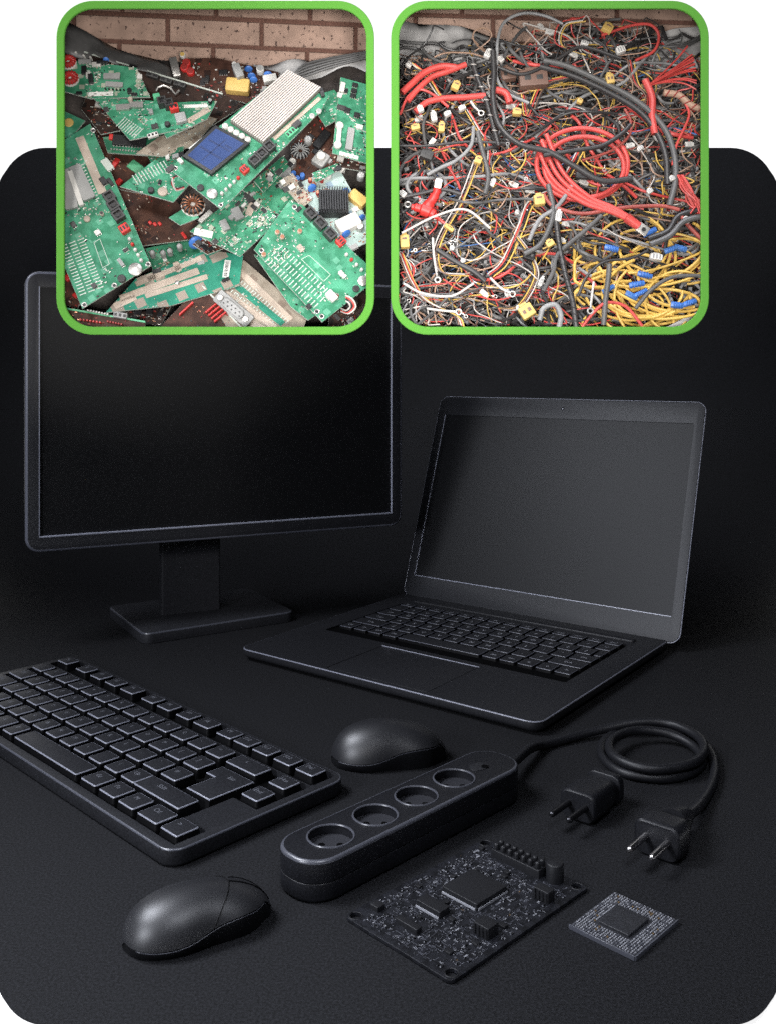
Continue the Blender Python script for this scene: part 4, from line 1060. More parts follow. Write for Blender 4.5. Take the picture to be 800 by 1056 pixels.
    # --- big left board
    b = Board('circuit_board', 'large clean green board with three black sockets at the left edge', [(93, 127), (156, 273.5), (85, 318), (61, 262), (61, 147)], .022, .10, -.25, 'g1', ax=(2, 1))
    for q in ((114, 205), (118, 214), (123, 224)): b.jack(*q, 11, 11, 9, 90)
    b.block(129, 237, 10, 9, 7, 'red', 'red_switch', 0, 3); b.outline([(103, 246), (113, 272), (106, 276), (97, 250)]); b.pads((74, 250), (94, 300), 17, 5.5, 3, 9)
    b.strip((82, 141), (106, 199), 9, 'tanc', 'heat_spreader', .5); b.strip((66, 176), (75, 216), 13, 'gry', 'connector', 4); b.strip((77, 172), (93, 206), 13, 'gry', 'connector', 4); b.strip((73, 178), (85, 213), 5, 'wht', 'connector', 5)
    b.pads((84, 170), (100, 205), 12, 3, 1, 5); b.chip(111, 170, 8, 14, 2, 'pad', 'bare_pads'); b.coin(140, 278, 7); b.cap(126, 288, 4.2, 4, 'blk2', 'blk'); b.cap(105.5, 221, 2.2, 4, 'tanc', 'blk')
    for i in range(5): b.led(134 + i * 3, 247 + i * 5.5, 1.9, 3, 'red' if i == 1 else 'wht')
    b.mount_holes([(87, 314), (153, 272), (118, 294), (96, 134)], 2.2); b.chip(125, 271, 4, 9, 3, 'gry'); b.chip(101, 240, 6, 5, 2, 'wht'); b.chip(107, 187, 6, 9, 3, 'blk'); b.chip(114, 188, 4, 9, 3, 'blk')
    b.coin(90, 226, 3.4, 'tanc', 'crystal'); b.chip(76, 232, 5, 6, 3, 'blk2'); b.scatter(150, 19, avoid=((105, 260, 18), (82, 275, 22), (85, 190, 20)), big=2)
    # --- bottom boards
    b = Board('circuit_board', 'brown board with red pin rows standing up at the bottom edge', [(208, 293), (252, 341), (164, 341), (168, 334)], .026, .1, -.30, 'br', ax=(0, 1), edge='pad')
    b.pins((186, 325), (199, 313), 12, 1, 2.4, 'red', 4, 'red_pin_row'); b.pins((222, 332), (234, 322), 9, 4, 4.5, 'red', 4, 'red_pin_row'); b.scatter(40, 20, mats=('redd', 'cop', 'blk')); b.strip((209, 295), (250, 339), 1.6, 'pad', 'board_edge', 1.4); b.chip(208, 299, 10, 6, 1, 'grn', 'green_part', 40, False)
    t = Board('circuit_board', 'narrow green edged board with red pins at the lower left corner', [(61, 316), (110, 323), (150, 331), (150, 341), (61, 341)], .018, .05, -.2, 'br', ax=(0, 2), edge='grn')
    t.pins((84, 330), (104, 333), 7, 1, 3, 'red', 4, 'red_pin_row'); t.pins((112, 332), (126, 335), 6, 1, 3, 'redd', 4, 'red_pin_row'); t.pins((92, 321), (112, 325), 8, 1, 3, 'wht', 5, 'white_pin_row'); t.strip((61, 317), (150, 332), 1.8, 'grn', 'board_edge', 1.4); t.block(125, 326, 14, 6, 5, 'gry', 'connector', 0, 3); t.scatter(30, 21, mats=('redd', 'cop', 'blk'))
    b = Board('circuit_board', 'small brown board with red parts at the left edge under the big left board', [(61, 268), (72, 278), (84, 308), (80, 318), (61, 312)], .040, .05, -.2, 'br'); b.scatter(40, 22, mats=('redd', 'cop', 'tanc', 'blk')); b.block(70, 287, 6, 6, 4, 'red', 'red_part'); b.block(78, 305, 5, 4, 3, 'red', 'red_part')
    # --- more scrap boards wedged in the gaps, each with its own look
    for args in (([(90, 96), (128, 104), (124, 134), (104, 138), (84, 112)], .068, .2, -.4, 'brd', 'dark brown scrap board wedged under the two upper left boards'),
                 ([(152, 160), (190, 150), (186, 168), (162, 178)], .058, -.2, -.5, 'g4', 'dark green scrap board between the display and the chip board'),
                 ([(150, 256), (196, 246), (236, 262), (205, 276), (160, 284)], .050, .1, -.5, 'g4', 'dark green scrap board carrying the row of pale posts'),
                 ([(250, 195), (282, 176), (312, 200), (300, 226), (275, 215)], .040, .3, -.3, 'g2', 'busy green scrap board under the jacks of the display board'),
                 ([(288, 186), (302, 178), (322, 206), (312, 214)], .036, .3, -.2, 'tan', 'tan scrap strip between the display board and the lower right board'),
                 ([(120, 318), (142, 322), (176, 316), (166, 336), (128, 330)], .040, 0, -.3, 'brd', 'black scrap board under the bare copper lands at the bottom'),
                 ([(262, 186), (292, 160), (300, 170), (272, 198)], .030, .3, -.3, 'g4', 'dark green edge board below the three sockets of the display board'),
                 ([(352, 150), (384, 158), (384, 178), (350, 172)], .060, .1, -.3, 'brd', 'brown scrap board below the board leaning at the right edge'),
                 ([(340, 322), (384, 286), (384, 338), (338, 341)], .040, .1, -.3, 'brd', 'dark brown scrap board in the lower right corner'),
                 ([(206, 232), (230, 256), (214, 262), (196, 250)], .044, .1, -.4, 'br', 'small brown scrap board under the dense chip board')):
        bb = Board('circuit_board', args[5], *args[:5]); bb.scatter(70, int(args[0][0][0]), big=5, mats=('pad', 'blk', 'tanc', 'redd', 'slv', 'cop'))
    bb = Board('circuit_board', 'sliver of green board with chips above the pale power supply board', [(322, 178), (348, 168), (352, 174), (326, 188)], .046, .2, -.3, 'g2'); bb.scatter(40, 77, big=2)
    # grey connector with ears
    T = Matrix.Translation(P(242, 318, .026)) @ Matrix(((cos(-.72), 0, -sin(-.72) * 0, 0), (0, 0, -1, 0), (0, 1, 0, 0), (0, 0, 0, 1)))
    t = thing('plug_connector', 'grey metal plug connector with two ears at the bottom edge', 'connector', P(241, 318, .026))
    Tm = Matrix.Rotation(.70, 4, 'Y') @ Matrix(((1, 0, 0, 0), (0, 0, -1, 0), (0, 1, 0, 0), (0, 0, 0, 1)))
    k = ZF / F
    g = G(); g.slab(rrect(46 * k, 15 * k, 2 * k, 3), -.004, .001, bt=.0005, T=Tm); g.slab(rrect(27 * k, 10 * k, 4 * k, 4), .001, .006, bt=.0006, T=Tm); g.build('shell', 'gry', t)
    for sx in (-1, 1): g = G(); g.cyl((sx * 17.5 * k, 0, .001), 3.2 * k, .0045, n=6, T=Tm); g.build('hex_post', 'slv', t)
    g = G()
    for i in range(9): g.cyl(((i - 4) * 2.7 * k, 1.8 * k * (1 if i % 2 else -1), .006), .8 * k, .0006, n=8, T=Tm)
    g.build('contact', 'blk', t)
    # --- central board with display and ribbed heat sink
    b = Board('circuit_board', 'green board with blue display and pale ribbed heat sink on top of the heap', [(296, 73), (340, 98), (331, 114), (229, 216), (175, 174), (188, 161)], .008, .12, -.24, 'g1', ax=(5, 0))
    b.scatter(110, 23, avoid=((285, 112, 30), (223, 158, 24)), big=3)
    hs = [(296.5, 76), (331, 94), (272, 150), (238, 127)]; q = [Vector(b.at(*p)) for p in hs]
    g = G(); g.slab([tuple(p) for p in (q if (q[1] - q[0]).cross(q[2] - q[1]) > 0 else q[::-1])], .0002, .0035, 1)
    n = 17
    for i in range(n):
        u = (i + .5) / n; a = q[0].lerp(q[1], u); c = q[3].lerp(q[2], u); m = (a + c) / 2; dv = c - a
        g.box((m.x, m.y, .0058), (dv.length, (q[1] - q[0]).length / n * .66, .0044), 0, math.atan2(dv.y, dv.x))
    b.put(g, 'ribbed_heat_sink', ['alu', 'aludk'], 0)
    lc = [(222.5, 131), (258, 150), (218.5, 182), (188.5, 163)]; q = [Vector(b.at(*p)) for p in lc]
    if (q[1] - q[0]).cross(q[2] - q[1]) < 0: q.reverse()
    q = [tuple(p) for p in q]; g = G(); g.slab(q, .0005, .0052, 0, bt=.0006); d = b.put(g, 'display', 'blk')
    g = G(); qi = inset(q, .0032); g.slab(qi, .0050, .0054, 0)
    vq = [Vector(p) for p in qi]
    for (u, v, w, h) in ((.06, .34, .88, .06), (.10, .62, .80, .05), (.47, .08, .05, .80), (.62, .70, .25, .06)):
        def bl(u, v): return vq[0].lerp(vq[1], u).lerp(vq[3].lerp(vq[2], u), v)
        g.slab([tuple(bl(u, v)), tuple(bl(u + w, v)), tuple(bl(u + w, v + h)), tuple(bl(u, v + h))], .0054, .00545, 1)
    g.build('display_glass', ['lcd', 'lcdd'], d, 0)
    for i in range(5): b.cap(232.5 + i * 5.8, 131 + i * 3.4, 3.2, 4, 'wht', 'slv')
    for p in ((263, 168), (270.5, 161), (278, 153.5)): b.jack(*p, 10, 10, 9, 0)
    b.block(252.5, 176, 8, 8, 6, 'red', 'red_switch', 0, 3); b.sticker(204, 147, 22, 3.2, 0, 0); b.block(301, 137, 15, 7, 5, 'grn', 'terminal', 0, 4); b.block(306, 130, 10, 6, 6, 'blk2', 'connector', 0); b.strip((283, 143), (330, 101), 4, 'tanc', 'metal_strip', 1)
    for p in ((329, 115), (322, 120)): b.cap(*p, 2.8, 3, 'wht', 'gry')
    for p in ((266, 100), (271, 96)): b.cap(*p, 2.6, 2, 'gry', 'blk')
    b.pads((303, 127), (314, 119), 7, 4, 1); b.block(332, 96, 10, 4, 4, 'blk2', 'connector', 60, 2)
    for i in range(5): b.led(246 - i * 4.2, 184 + i * 4, 1.8, 3, 'red' if i == 0 else 'wht')
    b.coin(219, 200, 5.5); b.cap(207, 194, 3.6, 3, 'blk2', 'blk'); b.mount_holes([(228, 211), (181, 173)], 2)
    g = G(); inv = b.W.inverted()
    for i, c in enumerate(('w_blk', 'w_red', 'w_wht')):
        g = G(); g.tube([inv @ p for p in spline([P(192, 179, .02), P(181 - i, 181 + i, .012), P(177 + i, 188 + i, .014), P(182, 194 + i, .018), P(190, 192 + i, .022)], 8)], .0009, n=6); b.put(g, 'lead', c)
left_box()

# ---- cables
def ring_end(p, dirv, size, parent, mat='slv'):
    """crimp barrel and ring at the end of a wire, ring facing the viewer"""
    d = Vector((dirv.x, dirv.y * .3, dirv.z)).normalized(); s = size
    nrm = Vector((-p.x * .4, -1, .15)).normalized(); x = (d - nrm * d.dot(nrm)).normalized(); y = nrm.cross(x)
    T = Matrix(((x.x, y.x, nrm.x, p.x), (x.y, y.y, nrm.y, p.y), (x.z, y.z, nrm.z, p.z), (0, 0, 0, 1)))
    g = G(); Tb = T @ Matrix.Rotation(pi / 2, 4, 'Y'); g.cyl((0, 0, -s * .5), s * .42, s * 1.5, n=10, T=Tb, r2=s * .34)
    g.torus((s * 1.85, 0, 0), s * .78, s * .26, n=18, k=6, T=T, sz=.6); return g.build('ring_terminal', mat, parent)

def block_end(p, dirv, w, h, dp, parent, mat, name='connector', own=None):
    d = Vector((dirv.x, dirv.y * .3, dirv.z)).normalized(); nrm = Vector((.1, -1, .2)).normalized(); x = (d - nrm * d.dot(nrm)).normalized(); y = nrm.cross(x)
    T = Matrix(((x.x, y.x, nrm.x, p.x), (x.y, y.y, nrm.y, p.y), (x.z, y.z, nrm.z, p.z), (0, 0, 0, 1)))
    g = G(); g.slab(rrect(w, h, w * .08, 2, w * .4), -dp / 2, dp / 2, 0, bt=dp * .12, bb=dp * .1, T=T); g.slab(rrect(w * .3, h * .7, w * .05, 2, w * .98), -dp * .35, dp * .3, 0, bt=dp * .1, T=T)
    for k in (-1, 0, 1): g.box((w * .45, k * h * .27, dp / 2), (w * .55, h * .12, dp * .06), 1, T=T)
    return g.build(name, [mat, {'yel': 'browncon', 'wht': 'gry', 'blk': 'w_gry', 'blu': 'w_blu'}.get(mat, 'blk2')], parent)

def cable(pts, r, mat, label, cat='cable', group=None, ends=(), n=8, name='cable', sub=8, spiral=None):
    o = P(*pts[0]); q = [PC(*p) - o for p in spline(pts, sub)]; rad = r * ZF / F
    g = G(); g.tube(q, rad, n=n); ob = g.build(name, mat, loc=o); tag(ob, label, cat, group)
    if spiral:
        g = G()
        for i in range(2, len(q) - 2, spiral[1]):
            T = Matrix.Translation(q[i]) @ (q[i + 1] - q[i - 1]).to_track_quat('Z', 'Y').to_matrix().to_4x4() @ Matrix.Rotation(.5, 4, 'X'); g.torus((0, 0, 0), rad * 1.0, rad * .22, 0, 10, 5, T)
        g.build('spiral_wrap', spiral[0], ob)
    for e, kind, size, m in ends:
        p, d = (q[0], q[0] - q[2]) if e == 0 else (q[-1], q[-1] - q[-3])
        s = size * ZF / F
        if kind == 'ring': ring_end(p, d, s, ob, m)
        else: block_end(p, d, s * 1.5, s, s * .6, ob, m)
    return ob

def pile_d(py): return .030 + max(0, min(1, (337 - py) / 300)) * .052

def rand_path(rr, x, y, ln, curl, lift, box):
    th = rr.uniform(0, 2 * pi); k = rr.gauss(0, curl); pts = []; ph = rr.uniform(0, 6); step = 6.
    for i in range(max(4, int(ln / step))):
        pts.append((x, y, pile_d(y) - lift + .004 * sin(ph + i * .55)))
        k = k * .8 + rr.gauss(0, curl); th += k
        nx, ny = x + step * cos(th), y + step * .72 * sin(th)
        if not (box[0] < nx < box[1] and box[2] < ny < box[3]):
            th += pi * .55; nx, ny = x + step * cos(th), y + step * .72 * sin(th)
            if not (box[0] < nx < box[1] and box[2] < ny < box[3]):
                th = math.atan2((box[2] + box[3]) / 2 - y, (box[0] + box[1]) / 2 - x); nx, ny = x + step * cos(th), y + step * .7 * sin(th)
        x, y = nx, ny
    return pts

def pile_top(x): return 42 - 17 * max(0, min(1, (x - 545) / 50)) + 4 * sin(x * .05) + (26 if x < 470 else 0) * max(0, (475 - x) / 60) + max(0, min(36, (x - 672) * 1.3))

def right_box():
    picture_box(403, 731, 0, 345, 'square green frame holding a tangle of coloured cables, right of two')
    brick_wall([-13, 14, 41], 406, 728, .030, .132, 'speckled brown brick wall behind the tangle of cables', 80, 27, [70, 22, 60])
    rr = random.Random(23)
    rows = []
    for i in range(14):
        v = i / 13; rows.append([(405 + 324 * j / 24, pile_top(405 + 324 * j / 24) + 5 + (344 - pile_top(405 + 324 * j / 24)) * v, .108 - .045 * v + rr.uniform(-.002, .002)) for j in range(25)])
    sheet(rows, 'bagdk', 'bulk_bag', 'dark bag lining under the tangle of cables', 'bag')
    rows = []
    for i in range(7):
        v = i / 6; row = []
        for j in range(18):
            u = j / 17; x = 405 + 115 * u; top = 17 + 22 * u + 3 * sin(u * 8)
            row.append((x, top + v * (62 * (1 - u * .75)), .112 - .020 * v + .0045 * sin(u * 11 + v * 5) + .002 * sin(u * 29 - v * 9)))
        rows.append(row)
    sheet(rows, 'bag', 'bag_rim', 'pale grey crumpled bag rim at the upper left of the cables', 'bag rim')
    rows = []
    for i in range(6):
        v = i / 5; row = []
        for j in range(14):
            u = j / 13; x = 655 + 73 * u; top = 40 - 17 * u + 1.5 * sin(u * 9)
            row.append((x, top + v * (34 + 8 * u), .112 - .016 * v + (.006 if 0 < i < 3 else 0) + .003 * sin(u * 9 + v * 4)))
        rows.append(row)
    sheet(rows, 'bag', 'bag_rim', 'pale grey bag rim at the upper right of the cables', 'bag rim')
    rows = [[(680 + 48 * j / 8, 341 - 24 * j / 8 + 14 * i, .012 + .004 * i + .001 * sin(j * 1.7)) for j in range(9)] for i in range(3)]
    sheet(rows, 'bag', 'bag_rim', 'pale bag rim at the lower right corner of the cables', 'bag rim')
    # --- deep mass of thin wires that nobody could count
    mats = ['w_blk', 'w_gry', 'w_red', 'w_yel', 'w_wht', 'w_brn', 'w_lgr', 'w_blu', 'w_tan']; wts = [26, 22, 13, 7, 6, 12, 8, 2, 8]
    g = G(); o = P(567, 200, .06)
    for i in range(1350):
        x = rr.uniform(410, 724); y = rr.uniform(pile_top(x) + 4, 338)
        m = rr.choices(range(9), wts)[0]
        pts = rand_path(rr, x, y, rr.uniform(35, 120), .15, -.006 + .013 * i / 1350, (407, 727, pile_top(x) - 2, 341))
        g.tube([PC(*p) - o for p in spline(pts, 2)], (rr.choice((.45, .55, .65, .8)) if m not in (0, 1, 6) else rr.choice((.6, .8, 1.2, 1.7, 2.2))) * ZF / F, m, 4 if m not in (0, 1, 6) else 6)
    for i in range(200):
        x = rr.uniform(410, 724); y = rr.uniform(pile_top(x) + 8, 336); s = .8 * ZF / F
        T = Matrix.Translation(P(x, y, pile_d(y) - rr.uniform(-.001, .004)) - o) @ Matrix.Rotation(rr.uniform(0, 6.3), 4, 'Y') @ Matrix.Rotation(rr.uniform(-.6, .6), 4, 'X')
        g.box((0, 0, 0), (rr.uniform(4, 8) * s, 3 * s, rr.uniform(3, 5) * s), rr.choice((4, 4, 6, 0, 1)), T=T)
    ob = g.build('wire_tangle', mats, smooth=60, loc=o); tag(ob, 'deep mass of thin mixed wires filling the right frame', 'wires', kind='stuff')
    # --- yellow leads with blue boots at the lower right
    grp = 'yellow cables with blue ends at the lower right'
    ylab = 'thin yellow cable in the loose coil at the lower right of the tangle'
    for i in range(46):
        cx, cy = rr.uniform(632, 712), rr.uniform(250, 325); rx, ry = rr.uniform(30, 82), rr.uniform(12, 46); a0 = rr.uniform(0, 6.3); sp = rr.uniform(1.4, 3.6); tl = rr.uniform(-.7, .7)
        pts = []
        for k in range(14):
            a = a0 + sp * k / 13; x = cx + rx * cos(a) * cos(tl) - ry * sin(a) * sin(tl); y = cy + rx * cos(a) * sin(tl) * .5 + ry * sin(a)
            x = max(592, min(727, x)); y = max(222, min(341, y)); pts.append((x, y, pile_d(y) - .010 - .00024 * i + .002 * sin(k)))
        cable(pts, rr.uniform(1.3, 1.8), 'w_yel', ylab, group=grp, n=7, sub=5, name='yellow_cable')
    for i in range(11):
        x, y = rr.choice(((628, 255), (645, 268), (660, 285), (676, 270), (690, 260), (650, 300), (704, 312), (690, 318), (620, 300), (668, 240), (618, 330), (640, 240))); x += rr.uniform(-6, 6); y += rr.uniform(-6, 6); a = rr.uniform(-.5, .9); L = rr.uniform(10, 17)
        d = pile_d(y) - .020 - rr.uniform(0, .004)
        ob = cable([(x, y, d), (x + L * .5 * cos(a), y + L * .5 * sin(a), d - .001), (x + L * cos(a), y + L * sin(a), d)], rr.uniform(2.6, 3.8), 'blu' if i % 3 else 'w_blu', 'bright blue boot on the end of a yellow cable', 'cable boot', 'blue boots among the yellow cables', n=8, name='cable_boot')
        g = G(); q0 = P(x, y, d)
        for k in range(4): T = Matrix.Translation(P(x + L * (.2 + .18 * k) * cos(a), y + L * (.2 + .18 * k) * sin(a), d - .0008) - q0) @ Matrix.Rotation(-a, 4, 'Y') @ Matrix.Rotation(pi / 2, 4, 'Y'); g.torus((0, 0, 0), .0030, .0006, 0, 10, 5, T)
        g.build('rib', 'blu', ob)
    # --- individual thin wires over the mass
    info = {'w_blk': ('thin black wire looping through the tangle', 'thin black wires in the tangle', 'wire'), 'w_gry': ('thin charcoal grey wire looping through the tangle', 'thin charcoal wires in the tangle', 'wire'),
            'w_red': ('thin red wire looping through the tangle', 'thin red wires in the tangle', 'wire'), 'w_yel': ('thin yellow wire looping through the tangle outside the yellow coil', 'thin yellow wires in the tangle', 'wire'),
            'w_wht': ('thin white wire looping through the tangle', 'thin white wires in the tangle', 'wire'), 'w_brn': ('thin brown wire looping through the tangle', 'thin brown wires in the tangle', 'wire'),
            'w_lgr': ('thin light grey wire looping through the tangle', 'thin light grey wires in the tangle', 'wire'), 'w_blu': ('thin blue wire looping through the tangle', 'thin blue wires in the tangle', 'wire'), 'w_tan': ('thin tan wire looping through the tangle', 'thin tan wires in the tangle', 'wire')}
    wt2 = [22, 12, 20, 12, 11, 11, 6, 3, 10]
    for i in range(235):
        x = rr.uniform(412, 722); y = rr.uniform(pile_top(x), 335); m = rr.choices(mats, wt2)[0]
        if x > 598 and y > 222 and rr.random() < .8: x -= 180
        lab, grp, cat = info[m]
        pts = rand_path(rr, x, y, rr.uniform(70, 190), .12, .009 + .010 * i / 235, (413, 717 if y < 215 else 640, pile_top(x) - 12, 335))
        if rr.random() < .22: ends = ((1, 'ring', 2.2, 'slv'),); lab += ' ending in a ring terminal'; grp += ' with ring terminals'
        elif rr.random() < .16: ends = ((1, 'block', 5.5, 'wht'),); lab += ' ending in a white plug'; grp += ' with white plugs'
        else: ends = ()
        cable(pts, rr.choice((.55, .65, .75, .9)), m, lab, cat, grp, ends, n=6, sub=4, name='wire')
    # --- bundles of parallel leads
    B = [([(600, 152), (578, 190), (548, 208), (536, 235), (520, 270), (505, 284)], 'left of centre below the red coil'), ([(490, 165), (475, 205), (455, 240), (448, 262), (455, 280), (480, 283)], 'at the left centre'),
         ([(540, 98), (545, 120), (560, 88), (590, 78)], 'under the brown plastic block'), ([(424, 64), (440, 78), (455, 100), (475, 110)], 'below the upper left bag rim'),
         ([(480, 112), (492, 132), (502, 150), (500, 178)], 'left of the spiral wrapped cable'), ([(412, 260), (425, 290), (440, 310), (470, 325), (476, 336)], 'at the lower left corner'),
         ([(530, 240), (545, 262), (552, 285), (535, 315), (515, 318)], 'above the lower yellow plug'), ([(650, 62), (655, 85), (668, 100), (665, 120)], 'left of the red bundle at the upper right'),
         ([(600, 20), (580, 25), (576, 45), (600, 55)], 'in front of the bricks at the top')]
    for pts, where in B:
        cols = rr.sample(['w_red', 'w_wht', 'w_yel', 'w_blk', 'w_brn'], 4)
        for k, c in enumerate(cols):
            q = [(x + (k - 1.5) * 2.0 + rr.uniform(-.7, .7), y + (k - 1.5) * .9, pile_d(y) - .021 + rr.uniform(-.001, .001)) for x, y in pts]
            cable(q, .75, c, '%s lead in the flat bundle %s' % ({'w_red': 'red', 'w_wht': 'white', 'w_yel': 'yellow', 'w_blk': 'black', 'w_brn': 'brown'}[c], where), 'wire', 'leads in the bundle ' + where, n=6, name='wire')
    # --- middling cables
    for i in range(56):
        x = rr.uniform(414, 716); y = rr.uniform(pile_top(x) + 6, 330); m, nm = rr.choice((('w_blk', 'black'), ('w_gry', 'charcoal'), ('w_blk', 'black'), ('w_lgr', 'light grey'), ('w_red', 'red')))
        pts = rand_path(rr, x, y, rr.uniform(70, 190), .075, .013 + .008 * i / 56, (411, 719 if y < 215 else 620, pile_top(x) - 4, 337))
        cable(pts, rr.uniform(1.3, 2.1), m, 'pencil thin %s cable bending through the tangle' % nm, 'cable', 'pencil thin %s cables in the tangle' % nm, n=8, sub=4)
    # --- thick cables one can follow
    def pd(pts, lift): return [(x, y, pile_d(y) - lift) for x, y in pts]
    for k in range(2):
        c = []
        for i in range(23):
            a = 2.4 + 2 * pi * i / 21; c.append((600 + (47 - 6 * k) * cos(a) + k * 2, 169 + (39 - 6 * k) * sin(a) * .95 + k * 3))
        cable(pd(c, .026 + .003 * k), 2.6, 'w_red', 'thick red cable loop, %s ring of the big red coil at the centre' % ('outer', 'inner')[k], group='rings of the red coil', n=10, sub=4)
    for k in range(3):
        cable(pd([(553 + k * 5, 150 - k * 6), (570 + k * 5, 185 - k * 4), (600 + k * 3, 208 - k * 3), (632, 219 - k * 2.5), (652, 229 - k * 1.5)], .031), 2.6, 'w_red', 'thick red cable running down to the big square lug, %s of three' % ('lowest', 'middle', 'uppermost')[k], group='thick red cables to the lug', n=10)
    t = thing('cable_lug', 'flat silver cable lug with one hole on the thick red cables', 'lug', P(655, 231, .012)); k = ZF / F
    Tm = Matrix.Rotation(.62, 4, 'Y') @ Matrix(((1, 0, 0, 0), (0, 0, -1, 0), (0, 1, 0, 0), (0, 0, 0, 1)))
    g = G(); g.slab(rrect(13 * k, 10.5 * k, 1.5 * k, 3, 9 * k, 0), 0, 1.6 * k, bt=.4 * k, T=Tm); g.torus((10 * k, 0, 1.6 * k), 2.7 * k, .5 * k, n=20, k=6, T=Tm); g.build('plate', 'slv', t)
    g = G(); g.cyl((10 * k, 0, 1.62 * k), 2.5 * k, .0002, n=18, T=Tm); g.build('hole', 'blk', t)
    g = G(); T2 = Tm @ Matrix.Rotation(-pi / 2, 4, 'Y'); g.cyl((.5 * k, 0, -4 * k), 4.6 * k, 16 * k, n=16, T=T2, r2=5.4 * k, bev=.6 * k); g.build('sleeve', 'w_red', t)
    L = [([(470, 69), (455, 68), (438, 74), (424, 86), (414, 95)], 4.0, 'w_red', 'thick red cable curving down at the upper left'), ([(480, 66), (462, 73), (445, 79), (430, 92), (420, 104)], 3.4, 'w_red', 'second thick red cable just under the upper left one'),
         ([(500, 98), (478, 100), (458, 101), (440, 105), (428, 115)], 3.6, 'w_red', 'thick red cable ending above the white plugs at left'), ([(412, 118), (420, 100), (432, 92), (446, 97), (462, 110)], 1.6, 'w_red', 'bent slim red cable at the left edge'),
         ([(505, 92), (515, 93), (522, 97), (525, 106)], 4.2, 'w_red', 'short thick red cable stub hooking down near the spiral wrapped cable'), ([(560, 62), (585, 68), (620, 84), (655, 103), (682, 128), (694, 155), (696, 185), (690, 212)], 3.5, 'w_gry', 'long thick grey cable sweeping across to the right edge, outer'),
         ([(556, 68), (590, 78), (625, 94), (657, 113), (676, 135), (686, 160), (688, 190)], 3.4, 'w_blk', 'long thick black cable sweeping across to the right side, inner'), ([(508, 52), (509, 75), (508, 100), (514, 128), (535, 148), (565, 156), (590, 170), (620, 186), (652, 184)], 3.4, 'w_blk', 'long thick black cable running down from the top then right through the red coil'),
         ([(512, 62), (513, 40), (520, 22), (540, 13), (562, 16), (580, 24)], 1.9, 'w_lgr', 'light grey cable arching high over the pile at the top'), ([(512, 62), (512, 80), (522, 95), (545, 106)], 1.9, 'w_lgr', 'light grey cable dropping past the brown plastic block'),
         ([(560, 160), (590, 155), (620, 150), (640, 138), (650, 128)], 2.6, 'w_blk', 'black cable crossing the top of the red coil'), ([(492, 135), (497, 155), (503, 180), (500, 200)], 2.8, 'w_gry', 'grey cable hanging below the left plugs'),
         ([(565, 190), (570, 220), (558, 250), (540, 262)], 3.0, 'w_gry', 'thick grey cable curving left of the red lug cables'), ([(573, 225), (576, 250), (582, 280), (590, 310), (594, 338)], 3.2, 'w_blk', 'black spiral wrapped cable at the bottom centre'),
         ([(487, 62), (492, 80), (500, 100), (507, 125), (514, 150)], 3.0, 'w_blk', 'black and white spiral wrapped cable at the upper left'), ([(670, 252), (690, 243), (705, 228), (728, 222)], 3.4, 'w_gry', 'thick grey cable leaving to the right above the yellow coil'),
         ([(668, 246), (688, 238), (700, 222), (727, 215)], 3.2, 'w_blk', 'thick black cable leaving to the right beside the square lug'), ([(600, 337), (612, 322), (625, 312), (645, 316), (662, 336)], 1.8, 'w_red', 'slim red cable arching along the bottom edge'),
         ([(655, 318), (672, 298), (692, 286), (715, 284), (727, 286)], 2.2, 'w_gry', 'grey cable arching over the yellow coil at the right'), ([(596, 305), (605, 285), (622, 270), (650, 266), (668, 258)], 1.6, 'w_blk', 'slim black cable crossing the yellow coil'),
         ([(622, 335), (624, 310), (627, 285), (628, 272)], 3.0, 'w_gry', 'thick grey cable standing upright left of the yellow coil'), ([(560, 200), (570, 212), (600, 220), (640, 214), (680, 212), (700, 216)], 2.2, 'w_drd', 'dull red cable running level above the yellow coil'),
         ([(700, 220), (712, 235), (722, 245), (728, 250)], 2.4, 'w_drd', 'short dull red cable at the right edge'), ([(600, 165), (630, 155), (648, 140), (650, 125), (644, 112)], 1.6, 'w_drd', 'dull red cable rising out of the red coil'),
         ([(620, 36), (650, 26), (670, 25), (679, 36), (674, 52), (655, 62)], 1.7, 'w_red', 'slim red cable looping against the upper right of the heap'), ([(684, 95), (700, 98), (712, 108), (726, 113)], 4.0, 'w_tan', 'pinkish ribbed cable sleeve at the right edge'),
         ([(665, 82), (672, 100), (672, 120), (675, 138)], 4.2, 'w_red', 'thick red braided cable hanging at the upper right'), ([(693, 170), (697, 150), (710, 120), (706, 105)], 1.5, 'w_red', 'slim red cable running up the right side'),
         ([(510, 68), (540, 76), (575, 60), (600, 48), (640, 60)], 2.2, 'w_blk', 'black cable along the top of the heap behind the brown block'), ([(440, 180), (455, 172), (470, 165), (485, 150), (488, 130)], 2.2, 'w_lgr', 'light grey cable in the left half'),
         ([(405, 205), (430, 200), (455, 195), (475, 200)], 2.2, 'w_blk', 'black cable beside the red clamp'), ([(545, 248), (556, 226), (575, 212), (590, 190)], 2.4, 'w_lgr', 'light grey cable below the red coil'),
         ([(450, 257), (470, 270), (488, 280), (500, 290)], 3.0, 'w_blk', 'short thick black sleeve at the lower left'), ([(412, 150), (440, 150), (480, 146), (520, 147)], 1.6, 'w_blk', 'slim black cable running level below the left plugs'),
         ([(560, 300), (570, 280), (575, 262), (600, 240), (620, 222)], 2.6, 'w_gry', 'grey cable rising past the bottom centre spiral wrap'), ([(556, 330), (560, 318), (572, 314), (578, 325), (576, 338)], 3.0, 'w_lgr', 'bent pale grey cable at the bottom centre')]
